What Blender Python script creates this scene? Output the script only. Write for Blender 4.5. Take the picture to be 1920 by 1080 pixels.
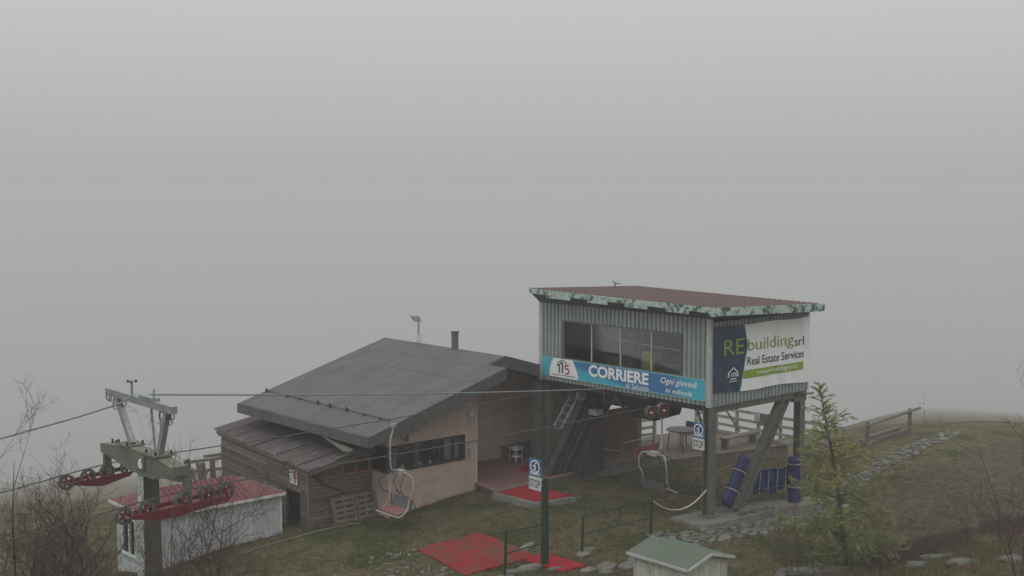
import bpy, math, random
import numpy as np
from mathutils import Vector, Matrix
for o in list(bpy.data.objects): bpy.data.objects.remove(o, do_unlink=True)
S = bpy.context.scene
COL = S.collection
R = math.radians

# ------------------------------------------------------------ camera
F_PX = 2290.0
CAM_H = 9.0
PITCH = math.atan(183 / F_PX)
cam_d = bpy.data.cameras.new('Camera'); cam = bpy.data.objects.new('Camera', cam_d); COL.objects.link(cam)
cam.location = (0, 0, CAM_H); cam.rotation_euler = (math.pi / 2 - PITCH, 0, 0)
cam_d.sensor_width = 36.0; cam_d.lens = F_PX / 1920 * 36.0
cam_d.clip_start = 0.1; cam_d.clip_end = 6000
S.camera = cam

# ------------------------------------------------------------ world: overcast inside a cloud
W = bpy.data.worlds.new('World'); S.world = W; W.use_nodes = True
nt = W.node_tree; nt.nodes.clear(); N = nt.nodes.new; LK = nt.links.new
out = N('ShaderNodeOutputWorld')
SUN_EL, SUN_AZ = 55, 200
sky = N('ShaderNodeTexSky'); sky.sky_type = 'NISHITA'; sky.sun_disc = False
sky.sun_elevation = R(SUN_EL); sky.sun_rotation = R(SUN_AZ); sky.dust_density = 5
hsv = N('ShaderNodeHueSaturation'); hsv.inputs['Saturation'].default_value = 0.08
LK(sky.outputs[0], hsv.inputs['Color'])
bg1 = N('ShaderNodeBackground'); bg1.inputs[1].default_value = 0.005
LK(hsv.outputs[0], bg1.inputs[0])
tc = N('ShaderNodeTexCoord'); sx = N('ShaderNodeSeparateXYZ'); LK(tc.outputs['Generated'], sx.inputs[0])
mx = N('ShaderNodeMath'); mx.operation = 'MAXIMUM'; mx.inputs[1].default_value = 0.0; LK(sx.outputs[2], mx.inputs[0])
ma = N('ShaderNodeMath'); ma.operation = 'MULTIPLY_ADD'; ma.inputs[1].default_value = 2.0; ma.inputs[2].default_value = 1.0
LK(mx.outputs[0], ma.inputs[0])
SKY_L = 0.425
ms = N('ShaderNodeMath'); ms.operation = 'MULTIPLY'; ms.inputs[1].default_value = SKY_L; LK(ma.outputs[0], ms.inputs[0])
bg2 = N('ShaderNodeBackground'); bg2.inputs[0].default_value = (0.98, 0.995, 1.0, 1)
LK(ms.outputs[0], bg2.inputs[1])
ad = N('ShaderNodeAddShader'); LK(bg1.outputs[0], ad.inputs[0]); LK(bg2.outputs[0], ad.inputs[1])
LK(ad.outputs[0], out.inputs[0])

sd = bpy.data.lights.new('Sun', 'SUN'); sun = bpy.data.objects.new('Sun', sd); COL.objects.link(sun)
sd.energy = 0.5; sd.angle = R(50); sd.color = (1.0, 0.98, 0.95)
sun.rotation_euler = (R(90 - SUN_EL), 0, R(180 - SUN_AZ))
HAZE = 0.0022

S.view_settings.view_transform = 'Standard'; S.view_settings.look = 'None'
S.view_settings.exposure = 0.0; S.view_settings.gamma = 1.0; S.view_settings.use_curve_mapping = False
S.render.engine = 'CYCLES'
S.render.resolution_x = 1024; S.render.resolution_y = 576
S.cycles.volume_bounces = 2
S.cycles.max_bounces = 6

# ------------------------------------------------------------ site frame: a along the lift line, b across it, z up
TH = R(41.4527)
U = (math.cos(TH), math.sin(TH)); V = (-U[1], U[0])
S0 = (5.5009, 33.6212)
def world(a, b, z): return Vector((S0[0] + a * U[0] + b * V[0], S0[1] + a * U[1] + b * V[1], z))

ORG = {}
def setp(o, label=None, cat=None, group=None, kind=None):
    if label: o['label'] = label
    if cat: o['category'] = cat
    if group: o['group'] = group
    if kind: o['kind'] = kind
    return o
def thing(name, label, cat, org, group=None, rz=0.0):
    o = bpy.data.objects.new(name, None); COL.objects.link(o)
    o.location = world(*org); o.rotation_euler = (0, 0, TH + rz); o.empty_display_size = 0.3
    ORG[o] = Vector(org); setp(o, label, cat, group); return o

class MB:
    def __init__(s): s.v = []; s.f = []; s.m = []
    def poly(s, pts, mi=0):
        n = len(s.v); s.v += [tuple(p) for p in pts]; s.f.append(tuple(range(n, n + len(pts)))); s.m.append(mi); return s
    def raw(s, vs, fs, mi=0):
        n = len(s.v); s.v += [tuple(p) for p in vs]; s.f += [tuple(i + n for i in f) for f in fs]; s.m += [mi] * len(fs); return s
    def hexa(s, p, mi=0):   # 4 bottom, 4 top
        return s.raw(p, [(3, 2, 1, 0), (4, 5, 6, 7), (0, 1, 5, 4), (1, 2, 6, 5), (2, 3, 7, 6), (3, 0, 4, 7)], mi)
    def box(s, lo, hi, mi=0):
        (x0, y0, z0), (x1, y1, z1) = lo, hi
        return s.hexa([(x0, y0, z0), (x1, y0, z0), (x1, y1, z0), (x0, y1, z0), (x0, y0, z1), (x1, y0, z1), (x1, y1, z1), (x0, y1, z1)], mi)
    def bar(s, p, q, w, h, up=(0, 0, 1), mi=0):
        p = Vector(p); q = Vector(q); d = (q - p).normalized(); up = Vector(up)
        if abs(d.dot(up)) > .97: up = Vector((1, 0, 0))
        x = d.cross(up).normalized(); y = x.cross(d).normalized(); x *= w / 2; y *= h / 2
        return s.hexa([p - x - y, p + x - y, q + x - y, q - x - y, p - x + y, p + x + y, q + x + y, q - x + y], mi)
    def tube(s, pts, r, n=8, cap=True, mi=0):
        pts = [Vector(p) for p in pts]; k = len(pts); rs = r if isinstance(r, (list, tuple)) else [r] * k
        rings = []; ref = None
        for i in range(k):
            d = (pts[min(i + 1, k - 1)] - pts[max(i - 1, 0)])
            d = d.normalized() if d.length > 1e-9 else Vector((0, 0, 1))
            if ref is None: ref = Vector((0, 0, 1)) if abs(d.z) < .9 else Vector((1, 0, 0))
            x = d.cross(ref).normalized(); y = d.cross(x).normalized(); ref = -y if False else ref
            if abs(d.dot(ref)) > .9: ref = y
            rings.append([pts[i] + (x * math.cos(t) + y * math.sin(t)) * rs[i] for t in [2 * math.pi * j / n for j in range(n)]])
        vs = [q for ring in rings for q in ring]; fs = []
        for i in range(k - 1):
            for j in range(n):
                j2 = (j + 1) % n; fs.append((i * n + j, i * n + j2, (i + 1) * n + j2, (i + 1) * n + j))
        if cap: fs.append(tuple(range(n))[::-1]); fs.append(tuple((k - 1) * n + j for j in range(n)))
        return s.raw(vs, fs, mi)
    def cyl(s, c, ax, r, h, n=16, mi=0):
        c = Vector(c); ax = Vector(ax).normalized() * h / 2; return s.tube([c - ax, c + ax], r, n, True, mi)
    def prism(s, poly, vec, mi=0):
        k = len(poly); vec = Vector(vec); a = [Vector(p) for p in poly]; b = [p + vec for p in a]
        fs = [tuple(range(k))[::-1], tuple(range(k, 2 * k))] + [(i, (i + 1) % k, k + (i + 1) % k, k + i) for i in range(k)]
        return s.raw(a + b, fs, mi)
    def ring(s, c, ax, r0, r1, h, n=20, mi=0):   # flat annulus with thickness
        c = Vector(c); ax = Vector(ax).normalized(); x = ax.cross(Vector((0.123, 0.3, 0.9))).normalized(); y = ax.cross(x)
        vs = []
        for j in range(n):
            t = 2 * math.pi * j / n; d = x * math.cos(t) + y * math.sin(t)
            vs += [c + d * r0 - ax * h / 2, c + d * r1 - ax * h / 2, c + d * r1 + ax * h / 2, c + d * r0 + ax * h / 2]
        fs = []
        for j in range(n):
            a = 4 * j; b = 4 * ((j + 1) % n)
            for k in range(4): fs.append((a + k, a + (k + 1) % 4, b + (k + 1) % 4, b + k))
        return s.raw(vs, fs, mi)
    def ibeam(s, p, q, w, d, t, wdir, mi=0):   # flanges: w wide along wdir, d apart; web between
        p = Vector(p); q = Vector(q); ax = (q - p).normalized(); wd = Vector(wdir); wd = (wd - ax * wd.dot(ax)).normalized(); dd = ax.cross(wd)
        for sg in (-1, 1):
            o = dd * sg * (d / 2 - t / 2); s._ob(p + o, q + o, wd * w / 2, dd * t / 2, mi)
        s._ob(p, q, wd * t / 2, dd * (d / 2 - t), mi); return s
    def _ob(s, p, q, x, y, mi=0):
        return s.hexa([p - x - y, p + x - y, p + x + y, p - x + y, q - x - y, q + x - y, q + x + y, q - x + y], mi)
    def build(s, name, mats, parent=None, smooth=False, org=None):
        me = bpy.data.meshes.new(name)
        root = parent
        while root is not None and root not in ORG: root = root.parent
        o0 = ORG[root] if root is not None else Vector(org if org else (0, 0, 0))
        me.from_pydata([(x - o0.x, y - o0.y, z - o0.z) for x, y, z in s.v], [], s.f)
        if not isinstance(mats, (list, tuple)): mats = [mats]
        for m in mats: me.materials.append(m)
        if len(mats) > 1: me.polygons.foreach_set('material_index', s.m)
        if smooth: me.polygons.foreach_set('use_smooth', [True] * len(me.polygons))
        me.update()
        ob = bpy.data.objects.new(name, me); COL.objects.link(ob)
        if parent is not None: ob.parent = parent
        else:
            ob.location = world(*o0); ob.rotation_euler = (0, 0, TH); ORG[ob] = o0
        return ob

# ------------------------------------------------------------ materials
MT = {}
def M(name, c1, c2=None, scale=4.0, rough=0.8, bump=0.0, bscale=None, metal=0.0, stretch=(1, 1, 1), spots=None, spec=0.3, contrast=(0.35, 0.65)):
    m = bpy.data.materials.new(name); m.use_nodes = True; t = m.node_tree; n = t.nodes; l = t.links
    b = n['Principled BSDF']; b.inputs['Roughness'].default_value = rough; b.inputs['Metallic'].default_value = metal
    b.inputs['Specular IOR Level'].default_value = spec
    tcn = n.new('ShaderNodeTexCoord'); mp = n.new('ShaderNodeMapping'); mp.inputs['Scale'].default_value = stretch
    l.new(tcn.outputs['Object'], mp.inputs[0])
    col = None
    if c2 is None: c2 = tuple(x * .75 for x in c1)
    nz = n.new('ShaderNodeTexNoise'); nz.inputs['Scale'].default_value = scale; nz.inputs['Detail'].default_value = 6; nz.inputs['Roughness'].default_value = .65
    l.new(mp.outputs[0], nz.inputs['Vector'])
    rp = n.new('ShaderNodeValToRGB'); rp.color_ramp.elements[0].position = contrast[0]; rp.color_ramp.elements[1].position = contrast[1]
    rp.color_ramp.elements[0].color = (*c1, 1); rp.color_ramp.elements[1].color = (*c2, 1)
    l.new(nz.outputs[0], rp.inputs[0]); col = rp.outputs[0]
    if spots:
        c3, s3, t0, t1 = spots
        n3 = n.new('ShaderNodeTexNoise'); n3.inputs['Scale'].default_value = s3; n3.inputs['Detail'].default_value = 5; n3.inputs['Roughness'].default_value = .7
        l.new(tcn.outputs['Object'], n3.inputs['Vector'])
        r3 = n.new('ShaderNodeMapRange'); r3.inputs[1].default_value = t0; r3.inputs[2].default_value = t1; l.new(n3.outputs[0], r3.inputs[0])
        mm = n.new('ShaderNodeMix'); mm.data_type = 'RGBA'; l.new(r3.outputs[0], mm.inputs[0]); l.new(col, mm.inputs[6]); mm.inputs[7].default_value = (*c3, 1)
        col = mm.outputs[2]
    l.new(col, b.inputs['Base Color'])
    if bump > 0:
        nb = n.new('ShaderNodeTexNoise'); nb.inputs['Scale'].default_value = bscale or scale * 4; nb.inputs['Detail'].default_value = 5
        l.new(mp.outputs[0], nb.inputs['Vector'])
        bp = n.new('ShaderNodeBump'); bp.inputs['Strength'].default_value = bump; bp.inputs['Distance'].default_value = 0.02
        l.new(nb.outputs[0], bp.inputs['Height']); l.new(bp.outputs[0], b.inputs['Normal'])
    MT[name] = m; return m
def glass(name, tint=(.92, .95, .94)):
    m = bpy.data.materials.new(name); m.use_nodes = True; t = m.node_tree; n = t.nodes; l = t.links; n.clear()
    o = n.new('ShaderNodeOutputMaterial'); tr = n.new('ShaderNodeBsdfTransparent'); tr.inputs[0].default_value = (*tint, 1)
    g = n.new('ShaderNodeBsdfGlossy'); g.inputs[1].default_value = 0.04; g.inputs[0].default_value = (.9, .9, .9, 1)
    fr = n.new('ShaderNodeFresnel'); fr.inputs[0].default_value = 1.42; mi = n.new('ShaderNodeMixShader')
    l.new(fr.outputs[0], mi.inputs[0]); l.new(tr.outputs[0], mi.inputs[1]); l.new(g.outputs[0], mi.inputs[2]); l.new(mi.outputs[0], o.inputs[0])
    MT[name] = m; return m

clad = M('ribbed_cladding', (.285, .315, .31), (.22, .245, .24), 2.5, .5, .1, spots=((.36, .36, .34), 9, .6, .8), spec=.4)
clad_trim = M('pale_trim', (.46, .47, .46), (.36, .37, .36), 6, .5)
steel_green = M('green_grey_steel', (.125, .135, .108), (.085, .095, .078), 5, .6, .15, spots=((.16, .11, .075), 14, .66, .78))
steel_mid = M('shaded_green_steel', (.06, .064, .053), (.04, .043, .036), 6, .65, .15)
steel_dark = M('dark_steel', (.04, .042, .04), (.025, .027, .025), 6, .6, .1)
steel_grey = M('galvanised_steel', (.33, .34, .34), (.22, .23, .24), 8, .5, .1, metal=.3)
roof_red = M('brown_red_sheet_roof', (.135, .082, .072), (.10, .064, .058), 1.2, .55, .1, spots=((.2, .17, .15), 6, .58, .75))
fascia_m = M('peeling_mint_fascia', (.50, .575, .54), (.33, .40, .37), 6, .75, .25, spots=((.05, .095, .07), 3.6, .5, .60))
pink = M('pink_render', (.475, .36, .305), (.375, .285, .243), 1.6, .9, .5, 40, spots=((.25, .19, .16), 2.2, .54, .86))
roof_grey = M('grey_felt_roof', (.118, .118, .113), (.078, .078, .077), .9, .85, .5, 45, stretch=(.35, 1.4, 1), spots=((.15, .15, .142), 3.2, .54, .8))
roof_grey2 = M('grey_felt_roof_b', (.112, .112, .108), (.082, .082, .081), 1.1, .85, .5, 45, stretch=(.35, 1.4, 1), spots=((.14, .14, .134), 3.2, .54, .8))
roof_edge = M('dark_grey_fascia', (.10, .10, .10), (.075, .075, .076), 3, .7, .1)
wood_grey = M('weathered_board', (.19, .15, .125), (.095, .075, .065), 3, .9, .5, 12, stretch=(1.0, 9, 9), spots=((.26, .23, .21), 4, .58, .78))
wood_dark = M('dark_weathered_board', (.12, .095, .08), (.065, .052, .046), 3, .9, .5, 12, stretch=(1.0, 9, 9))
wood_pale = M('silvered_board', (.25, .22, .195), (.16, .135, .118), 3, .9, .5, 12, stretch=(1.0, 9, 9))
wood_greyv = M('weathered_post', (.20, .165, .14), (.11, .09, .078), 3, .9, .4, 12, stretch=(9, 9, 1))
rail_wood = M('pale_grey_rail', (.34, .315, .28), (.23, .21, .185), 3, .9, .4, 12)
deck_wood = M('brown_grey_deck_board', (.15, .115, .095), (.10, .08, .068), 4, .85, .3, stretch=(8, 1, 1))
wood_brown = M('brown_stained_board', (.17, .085, .06), (.10, .055, .042), 4, .85, .3, stretch=(8, 8, 1))
wood_orange = M('orange_brown_window_wood', (.30, .13, .06), (.2, .09, .05), 5, .8, .2)
rust_roof = M('rusted_corrugated_sheet', (.115, .088, .084), (.072, .058, .06), 2.2, .7, .2, stretch=(1, 3, 1), spots=((.30, .29, .29), 5, .62, .78))
rust_roof2 = M('greyer_corrugated_sheet', (.115, .10, .10), (.08, .07, .07), 2.2, .7, .2, stretch=(1, 3, 1), spots=((.27, .26, .26), 4, .6, .74))
roof_crimson = M('red_sheet_roof', (.155, .042, .047), (.115, .036, .04), 2, .6, .1, spots=((.2, .09, .085), 5, .62, .85))
white_panel = M('white_painted_panel', (.47, .49, .49), (.36, .375, .37), 2.2, .65, .2, spots=((.28, .27, .24), 2.6, .56, .8))
white_paint = M('white_paint', (.62, .63, .62), (.50, .51, .50), 6, .55)
chair_paint = M('worn_white_tube', (.38, .375, .355), (.25, .245, .23), 7, .55, .1, spots=((.17, .12, .09), 16, .62, .74))
ivory = M('ivory_panel', (.54, .53, .44), (.42, .41, .335), 3, .75, .2, stretch=(4, 4, 1), spots=((.27, .26, .19), 3, .56, .75))
ivory2 = M('ivory_panel_b', (.50, .49, .405), (.40, .39, .32), 3, .75, .2, stretch=(4, 4, 1), spots=((.25, .25, .17), 4, .54, .74))
green_roof = M('mossy_green_felt', (.085, .125, .08), (.115, .115, .105), 2.2, .85, .4, 20, spots=((.085, .13, .08), 4, .5, .7))
green_paint = M('green_paint', (.018, .048, .022), (.013, .034, .017), 8, .5, .1)
tower_green = M('olive_grey_tower_paint', (.165, .165, .125), (.115, .118, .09), 4, .65, .15, spots=((.10, .075, .06), 9, .62, .75))
pale_side = M('pale_mottled_side', (.52, .56, .52), (.17, .19, .16), 14, .8, .3, contrast=(.44, .62))  # whitish mottled colour for a single side of the tower column
red_steel = M('red_sheave_paint', (.155, .013, .018), (.105, .013, .016), 5, .5, .1, spots=((.10, .05, .045), 9, .6, .75))
rubber = M('grey_rubber', (.12, .125, .12), (.08, .083, .08), 8, .8)
rope_steel = M('steel_rope', (.07, .07, .072), (.05, .05, .05), 30, .6)
cable_grey = M('grey_cable', (.20, .24, .26), (.15, .18, .20), 20, .6)
concrete = M('concrete', (.175, .163, .142), (.115, .108, .095), 2.2, .95, .6, 14, spots=((.11, .105, .085), 4, .58, .75))
stone_wall = M('mossy_stone', (.17, .165, .15), (.10, .10, .085), 3, .95, .7, 10)
flag = M('pale_flagstone', (.205, .198, .17), (.145, .14, .12), 2.5, .95, .6, 12, spots=((.085, .085, .05), 3.5, .52, .66))
flag2 = M('grey_flagstone', (.155, .15, .135), (.11, .106, .095), 2.5, .95, .6, 12, spots=((.07, .075, .04), 3.5, .5, .66))
patio = M('red_brown_patio_paint', (.185, .095, .085), (.14, .075, .07), 1.6, .85, .3, spots=((.24, .17, .15), 3, .6, .8))
mat_red = M('red_mat', (.27, .007, .011), (.215, .007, .011), 3, .95, .4, 40)
mat_faded = M('faded_red_mat', (.215, .009, .012), (.15, .026, .020), 1.6, .98, .6, 40, spots=((.10, .055, .03), 2.8, .50, .66))
tarp = M('dark_blue_padding', (.020, .022, .105), (.014, .016, .075), 4, .45, .5, 7)
strap_w = M('grey_strap', (.42, .42, .40), None, 8, .8)
hose_m = M('dull_hose', (.22, .21, .17), (.16, .15, .12), 25, .8)
rock_m = M('lichened_rock', (.135, .13, .115), (.09, .088, .078), 5, .95, .8, 16, spots=((.06, .065, .035), 6, .5, .62))
tower_shade = M('shaded_olive_column', (.085, .085, .066), (.06, .06, .048), 4, .7, .15)  # darker copy of the tower olive: shade on the upright column put into colour
rope_tan = M('pale_rope', (.45, .42, .33), (.35, .32, .25), 25, .9)
cloth_white = M('white_banner_vinyl', (.80, .80, .79), (.74, .74, .73), 2, .5, .25, 3)
navy = M('navy_banner_vinyl', (.028, .045, .085), None, 2, .5, .2, 3)
teal_line = M('teal_print', (.06, .30, .36), None, 5, .5)
lime = M('lime_print', (.26, .40, .035), None, 5, .5)
lime_t = M('lime_lettering', (.24, .36, .05), None, 5, .5)
ink = M('dark_lettering', (.03, .035, .06), None, 5, .5)
white_ink = M('white_lettering', (.82, .83, .83), (.78, .79, .79), 5, .5)
black_ink = M('black_lettering', (.02, .02, .03), None, 5, .5)
sign_blue = M('blue_sign', (.05, .17, .33), (.04, .14, .28), 6, .4)
sign_disc = M('deep_blue_disc', (.03, .06, .22), None, 6, .4)
green_ink = M('dark_green_print', (.04, .10, .08), None, 5, .5)
red_ink = M('red_print', (.45, .04, .05), None, 5, .5)
seat_pink = M('faded_pink_seat', (.27, .115, .11), (.21, .095, .09), 5, .7)
seat_grey = M('grey_seat_back', (.14, .145, .15), (.10, .105, .11), 5, .7)
room_dark = M('dim_room_wall', (.34, .34, .32), (.26, .26, .245), 2, .9)
room_floor = M('dim_room_floor', (.10, .09, .085), None, 2, .9)
curtain = M('pale_curtain', (.45, .46, .45), (.3, .31, .3), 3, .9)
yellow_box = M('yellow_cabinet', (.48, .42, .08), (.38, .33, .07), 4, .6)
orange_p = M('orange_red_boards', (.33, .085, .05), (.22, .07, .05), 4, .8)
bark = M('grey_brown_bark', (.105, .075, .066), (.065, .046, .042), 12, .95, .4)
bark_red = M('reddish_twigs', (.085, .048, .045), (.05, .032, .03), 6, .95)
needle = M('fresh_larch_needles', (.29, .295, .09), (.19, .20, .06), 3, .8)
needle_d = M('dark_larch_needles', (.15, .175, .055), (.095, .12, .038), 3, .8)
heather_m = M('purple_brown_heather', (.11, .066, .068), (.07, .05, .04), 2.5, .95)
heather_g = M('green_heath', (.075, .085, .03), (.05, .05, .022), 2.5, .95)
pebble_m = M('pale_pebbles', (.26, .25, .215), (.16, .155, .13), 2.0, .9)
GL = glass('window_glass'); 

# ------------------------------------------------------------ terrain
CP = [(0, -.6, -.33), (.2, .9, -.26), (4.5, -.4, -.70), (-2.9, 6.3, -.08), (-6.2, 6.3, -.38), (-8.3, 7.2, -.42), (-9, 7.7, -.55), (-12.4, 7.7, -.8), (-12.8, 10.2, -1.45),
      (-15, 3.5, -1.4), (-19, 6, -2.0), (-7, 0, -.08), (-6, 3, -.1), (-8.4, .5, -.14), (-3, -.3, -.06), (1, 5, -.28), (4, 5.3, -.36), (-3, 3, -.02), (1.5, 2.5, -.25),
      (-11, 4, -.5), (-11, 0, -.3), (8, -.2, -.66), (8, 3, -.6), (13, 1.6, -.52), (13.2, 3.3, -.5), (16.7, 3.6, -.5), (18.7, 3.2, -.5), (19.5, 1.5, -.55), (17.5, -.6, -.55),
      (15, -6, -.5), (10, -4, -.45), (5, -4, -.35), (0, -4.6, -.15), (24, 3, -1.3), (24, -3, -1.1), (21, -9, -.9), (20, 8, -2.0), (13, 7, -1.6), (11, 9, -1.6), (9, 6, -.8),
      (7, 13, -2.2), (0, 16, -1.8), (-6, 17, -2.2), (-12, 15, -2.15), (-21, 15, -3.4), (-25, 2, -3.0), (-20, -4, -1.9), (-15, -3, -.9), (-10, -6, 0), (-6, -5, -.05),
      (4.9, -6.4, .12), (1.2, -8.3, .45), (-3, -7.5, .2), (8, -9.5, .4), (-8, -12, .8), (4, -13, 1.2), (-26.4, -21.5, 2.6), (-16, -14, 1.1), (-32, -10, -.5), (-10, -24, 2.8), (-34, -32, 3.4),
      (0.5, 9.5, -.1), (-4, 9, -.3), (27.0, 8.7, -2.27), (30.1, 5.9, -2.32), (36.2, 13.9, -4.07), (39.9, 10.6, -4.12), (24.9, 10.5, -2.42), (-4.2, 41.6, -7.24), (-1.2, 38.9, -7.06), (-0.6, 51.8, -9.49), (2.9, 48.6, -9.27), (-7.5, 41.8, -6.8), (12, 22, -7), (2, 32, -7), (-11.4, 18.6, -2.45), (-10.2, 25.5, -3.6), (-6.4, 27.5, -4.3), (-14.6, 13.4, -1.7), (-16, 34, -4.9), (-26, 12, -3.0)]
_P = np.array(CP, float)
def _ker(d2): return np.where(d2 > 1e-9, d2 * np.log(d2 + 1e-12) * .5, 0)
_n = len(CP); _A = np.zeros((_n + 3, _n + 3)); _d2 = ((_P[:, None, :2] - _P[None, :, :2]) ** 2).sum(-1)
_A[:_n, :_n] = _ker(_d2) + np.eye(_n) * .6; _A[:_n, _n] = 1; _A[:_n, _n + 1:] = _P[:, :2]; _A[_n, :_n] = 1; _A[_n + 1:, :_n] = _P[:, :2].T
_w = np.linalg.solve(_A, np.concatenate([_P[:, 2], [0, 0, 0]]))
def gz_arr(a, b):
    a = np.asarray(a, float); b = np.asarray(b, float)
    # inside: fitted surface; outside a rounded hilltop: mountainside falling away
    ax, ay, bx, by = 0.0, 1.0, -28.0, -22.0
    tx = np.clip(((a - ax) * (bx - ax) + (b - ay) * (by - ay)) / ((bx - ax) ** 2 + (by - ay) ** 2), 0, 1)
    r = np.hypot(a - ax - tx * (bx - ax), b - ay - tx * (by - ay))
    k = np.minimum(1.0, 40.0 / np.maximum(r, 1e-6))
    ca = ax + tx * (bx - ax) + (a - ax - tx * (bx - ax)) * k; cb = ay + tx * (by - ay) + (b - ay - tx * (by - ay)) * k
    z = np.zeros_like(a)
    for i in range(_n):
        z += _w[i] * _ker((ca - _P[i, 0]) ** 2 + (cb - _P[i, 1]) ** 2)
    z += _w[_n] + _w[_n + 1] * ca + _w[_n + 2] * cb
    ex = np.maximum(0, r - 40.0)
    q = np.clip((.67 - b / np.maximum(a, 1.0)) / .09, 0, 1); q = q * q * (3 - 2 * q) * (a > 12)
    ql = np.clip((b / np.maximum(a, 1.0) - 1.5) / .5, 0, 1) * (b > 5)
    z -= ex * (.28 - .112 * q - .06 * ql) * np.minimum(1, ex / 3.0)
    return z
def gz(a, b): return float(gz_arr(np.array([a]), np.array([b]))[0])
rng = np.random.default_rng(5)
def vnoise(a, b, s, seed):
    r = np.random.default_rng(seed); ph = r.uniform(0, 6.28, (8, 2)); dr = r.uniform(-1, 1, (8, 2)); z = 0
    for i in range(8): z = z + np.sin((a * dr[i, 0] + b * dr[i, 1]) * s * (1 + i * .35) + ph[i, 0]) / (1 + i * .4)
    return z / 3
NG = 350
sv = np.linspace(-1, 1, NG); k_ = 6.5; cc = 1500 / math.sinh(k_)
ga = cc * np.sinh(k_ * sv) - 2; gb = cc * np.sinh(k_ * sv) - 0
GA, GB = np.meshgrid(ga, gb, indexing='ij'); fa, fb = GA.ravel(), GB.ravel()
GZ = gz_arr(fa, fb) + .035 * vnoise(fa, fb, 1.7, 1) + .022 * vnoise(fa, fb, 5.0, 2) + rng.normal(0, .011, fa.shape)
idx = np.arange(NG * NG).reshape(NG, NG)
fc = np.stack([idx[:-1, :-1], idx[1:, :-1], idx[1:, 1:], idx[:-1, 1:]], -1).reshape(-1, 4)
me = bpy.data.meshes.new('ground'); me.from_pydata(np.stack([fa, fb, GZ], 1).tolist(), [], fc.tolist())
me.polygons.foreach_set('use_smooth', [True] * len(me.polygons))
ground = bpy.data.objects.new('ground', me); COL.objects.link(ground); ground.location = world(0, 0, 0); ground.rotation_euler = (0, 0, TH); ground['kind'] = 'structure'
def ground_mat():
    m = bpy.data.materials.new('mountain_turf'); m.use_nodes = True; t = m.node_tree; n = t.nodes; l = t.links; b = n['Principled BSDF']
    b.inputs['Roughness'].default_value = .95; b.inputs['Specular IOR Level'].default_value = .1
    tcn = n.new('ShaderNodeTexCoord'); xyz = n.new('ShaderNodeSeparateXYZ'); l.new(tcn.outputs['Object'], xyz.inputs[0])
    def noise(s, d=6, r=.6, st=None):
        q = n.new('ShaderNodeTexNoise'); q.inputs['Scale'].default_value = s; q.inputs['Detail'].default_value = d; q.inputs['Roughness'].default_value = r
        if st:
            mp = n.new('ShaderNodeMapping'); mp.inputs['Scale'].default_value = st; l.new(tcn.outputs['Object'], mp.inputs[0]); l.new(mp.outputs[0], q.inputs['Vector'])
        else: l.new(tcn.outputs['Object'], q.inputs['Vector'])
        return q.outputs[0]
    def rng_(x, a, b_, c=0, d=1):
        q = n.new('ShaderNodeMapRange'); q.inputs[1].default_value = a; q.inputs[2].default_value = b_; q.inputs[3].default_value = c; q.inputs[4].default_value = d; l.new(x, q.inputs[0]); return q.outputs[0]
    def mth(op, x, y=None):
        q = n.new('ShaderNodeMath'); q.operation = op; q.use_clamp = False
        l.new(x, q.inputs[0]) if not isinstance(x, float) else setattr(q.inputs[0], 'default_value', x)
        if y is not None: l.new(y, q.inputs[1]) if not isinstance(y, float) else setattr(q.inputs[1], 'default_value', y)
        return q.outputs[0]
    def mix(f, c1, c2):
        q = n.new('ShaderNodeMix'); q.data_type = 'RGBA'; l.new(f, q.inputs[0])
        for k, c in ((6, c1), (7, c2)):
            if isinstance(c, tuple): q.inputs[k].default_value = (*c, 1)
            else: l.new(c, q.inputs[k])
        return q.outputs[2]
    green = mix(rng_(noise(5), .35, .65), (.040, .056, .016), (.086, .094, .032))
    dry = mix(rng_(noise(6), .35, .65), (.185, .148, .082), (.105, .083, .046))
    soil = mix(rng_(noise(4.5), .35, .65), (.148, .114, .080), (.082, .065, .045))
    # brown trodden field towards the crest (b below the path)
    fld = mth('MULTIPLY', rng_(mth('ADD', xyz.outputs[0], mth('MULTIPLY', noise(.5), 5.0)), 3.0, 9.0), rng_(mth('ADD', xyz.outputs[1], mth('MULTIPLY', noise(.6), 2.0)), 2.2, .2))
    trod = rng_(mth('ADD', noise(.45, 4), mth('MULTIPLY', noise(2.6), .45)), .62, .78)
    c = mix(trod, green, dry)
    c = mix(rng_(mth('ADD', noise(.9, 5), mth('MULTIPLY', fld, .42)), .62, .78), c, soil)
    peb = rng_(noise(13, 3, .55), .685, .72)
    c = mix(mth('MULTIPLY', peb, .55), c, (.26, .25, .22))
    fine = mth('MULTIPLY', rng_(noise(38, 3, .7), .3, .7, .62, 1.38), rng_(noise(3.2, 5, .7), .3, .7, .72, 1.28))
    mulc = n.new('ShaderNodeVectorMath'); mulc.operation = 'SCALE'; l.new(c, mulc.inputs[0]); l.new(fine, mulc.inputs['Scale'])
    l.new(mulc.outputs[0], b.inputs['Base Color'])
    bp = n.new('ShaderNodeBump'); bp.inputs['Strength'].default_value = 1.0; bp.inputs['Distance'].default_value = .12
    l.new(noise(16, 6, .75), bp.inputs['Height']); l.new(bp.outputs[0], b.inputs['Normal'])
    return m
me.materials.append(ground_mat())

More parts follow.
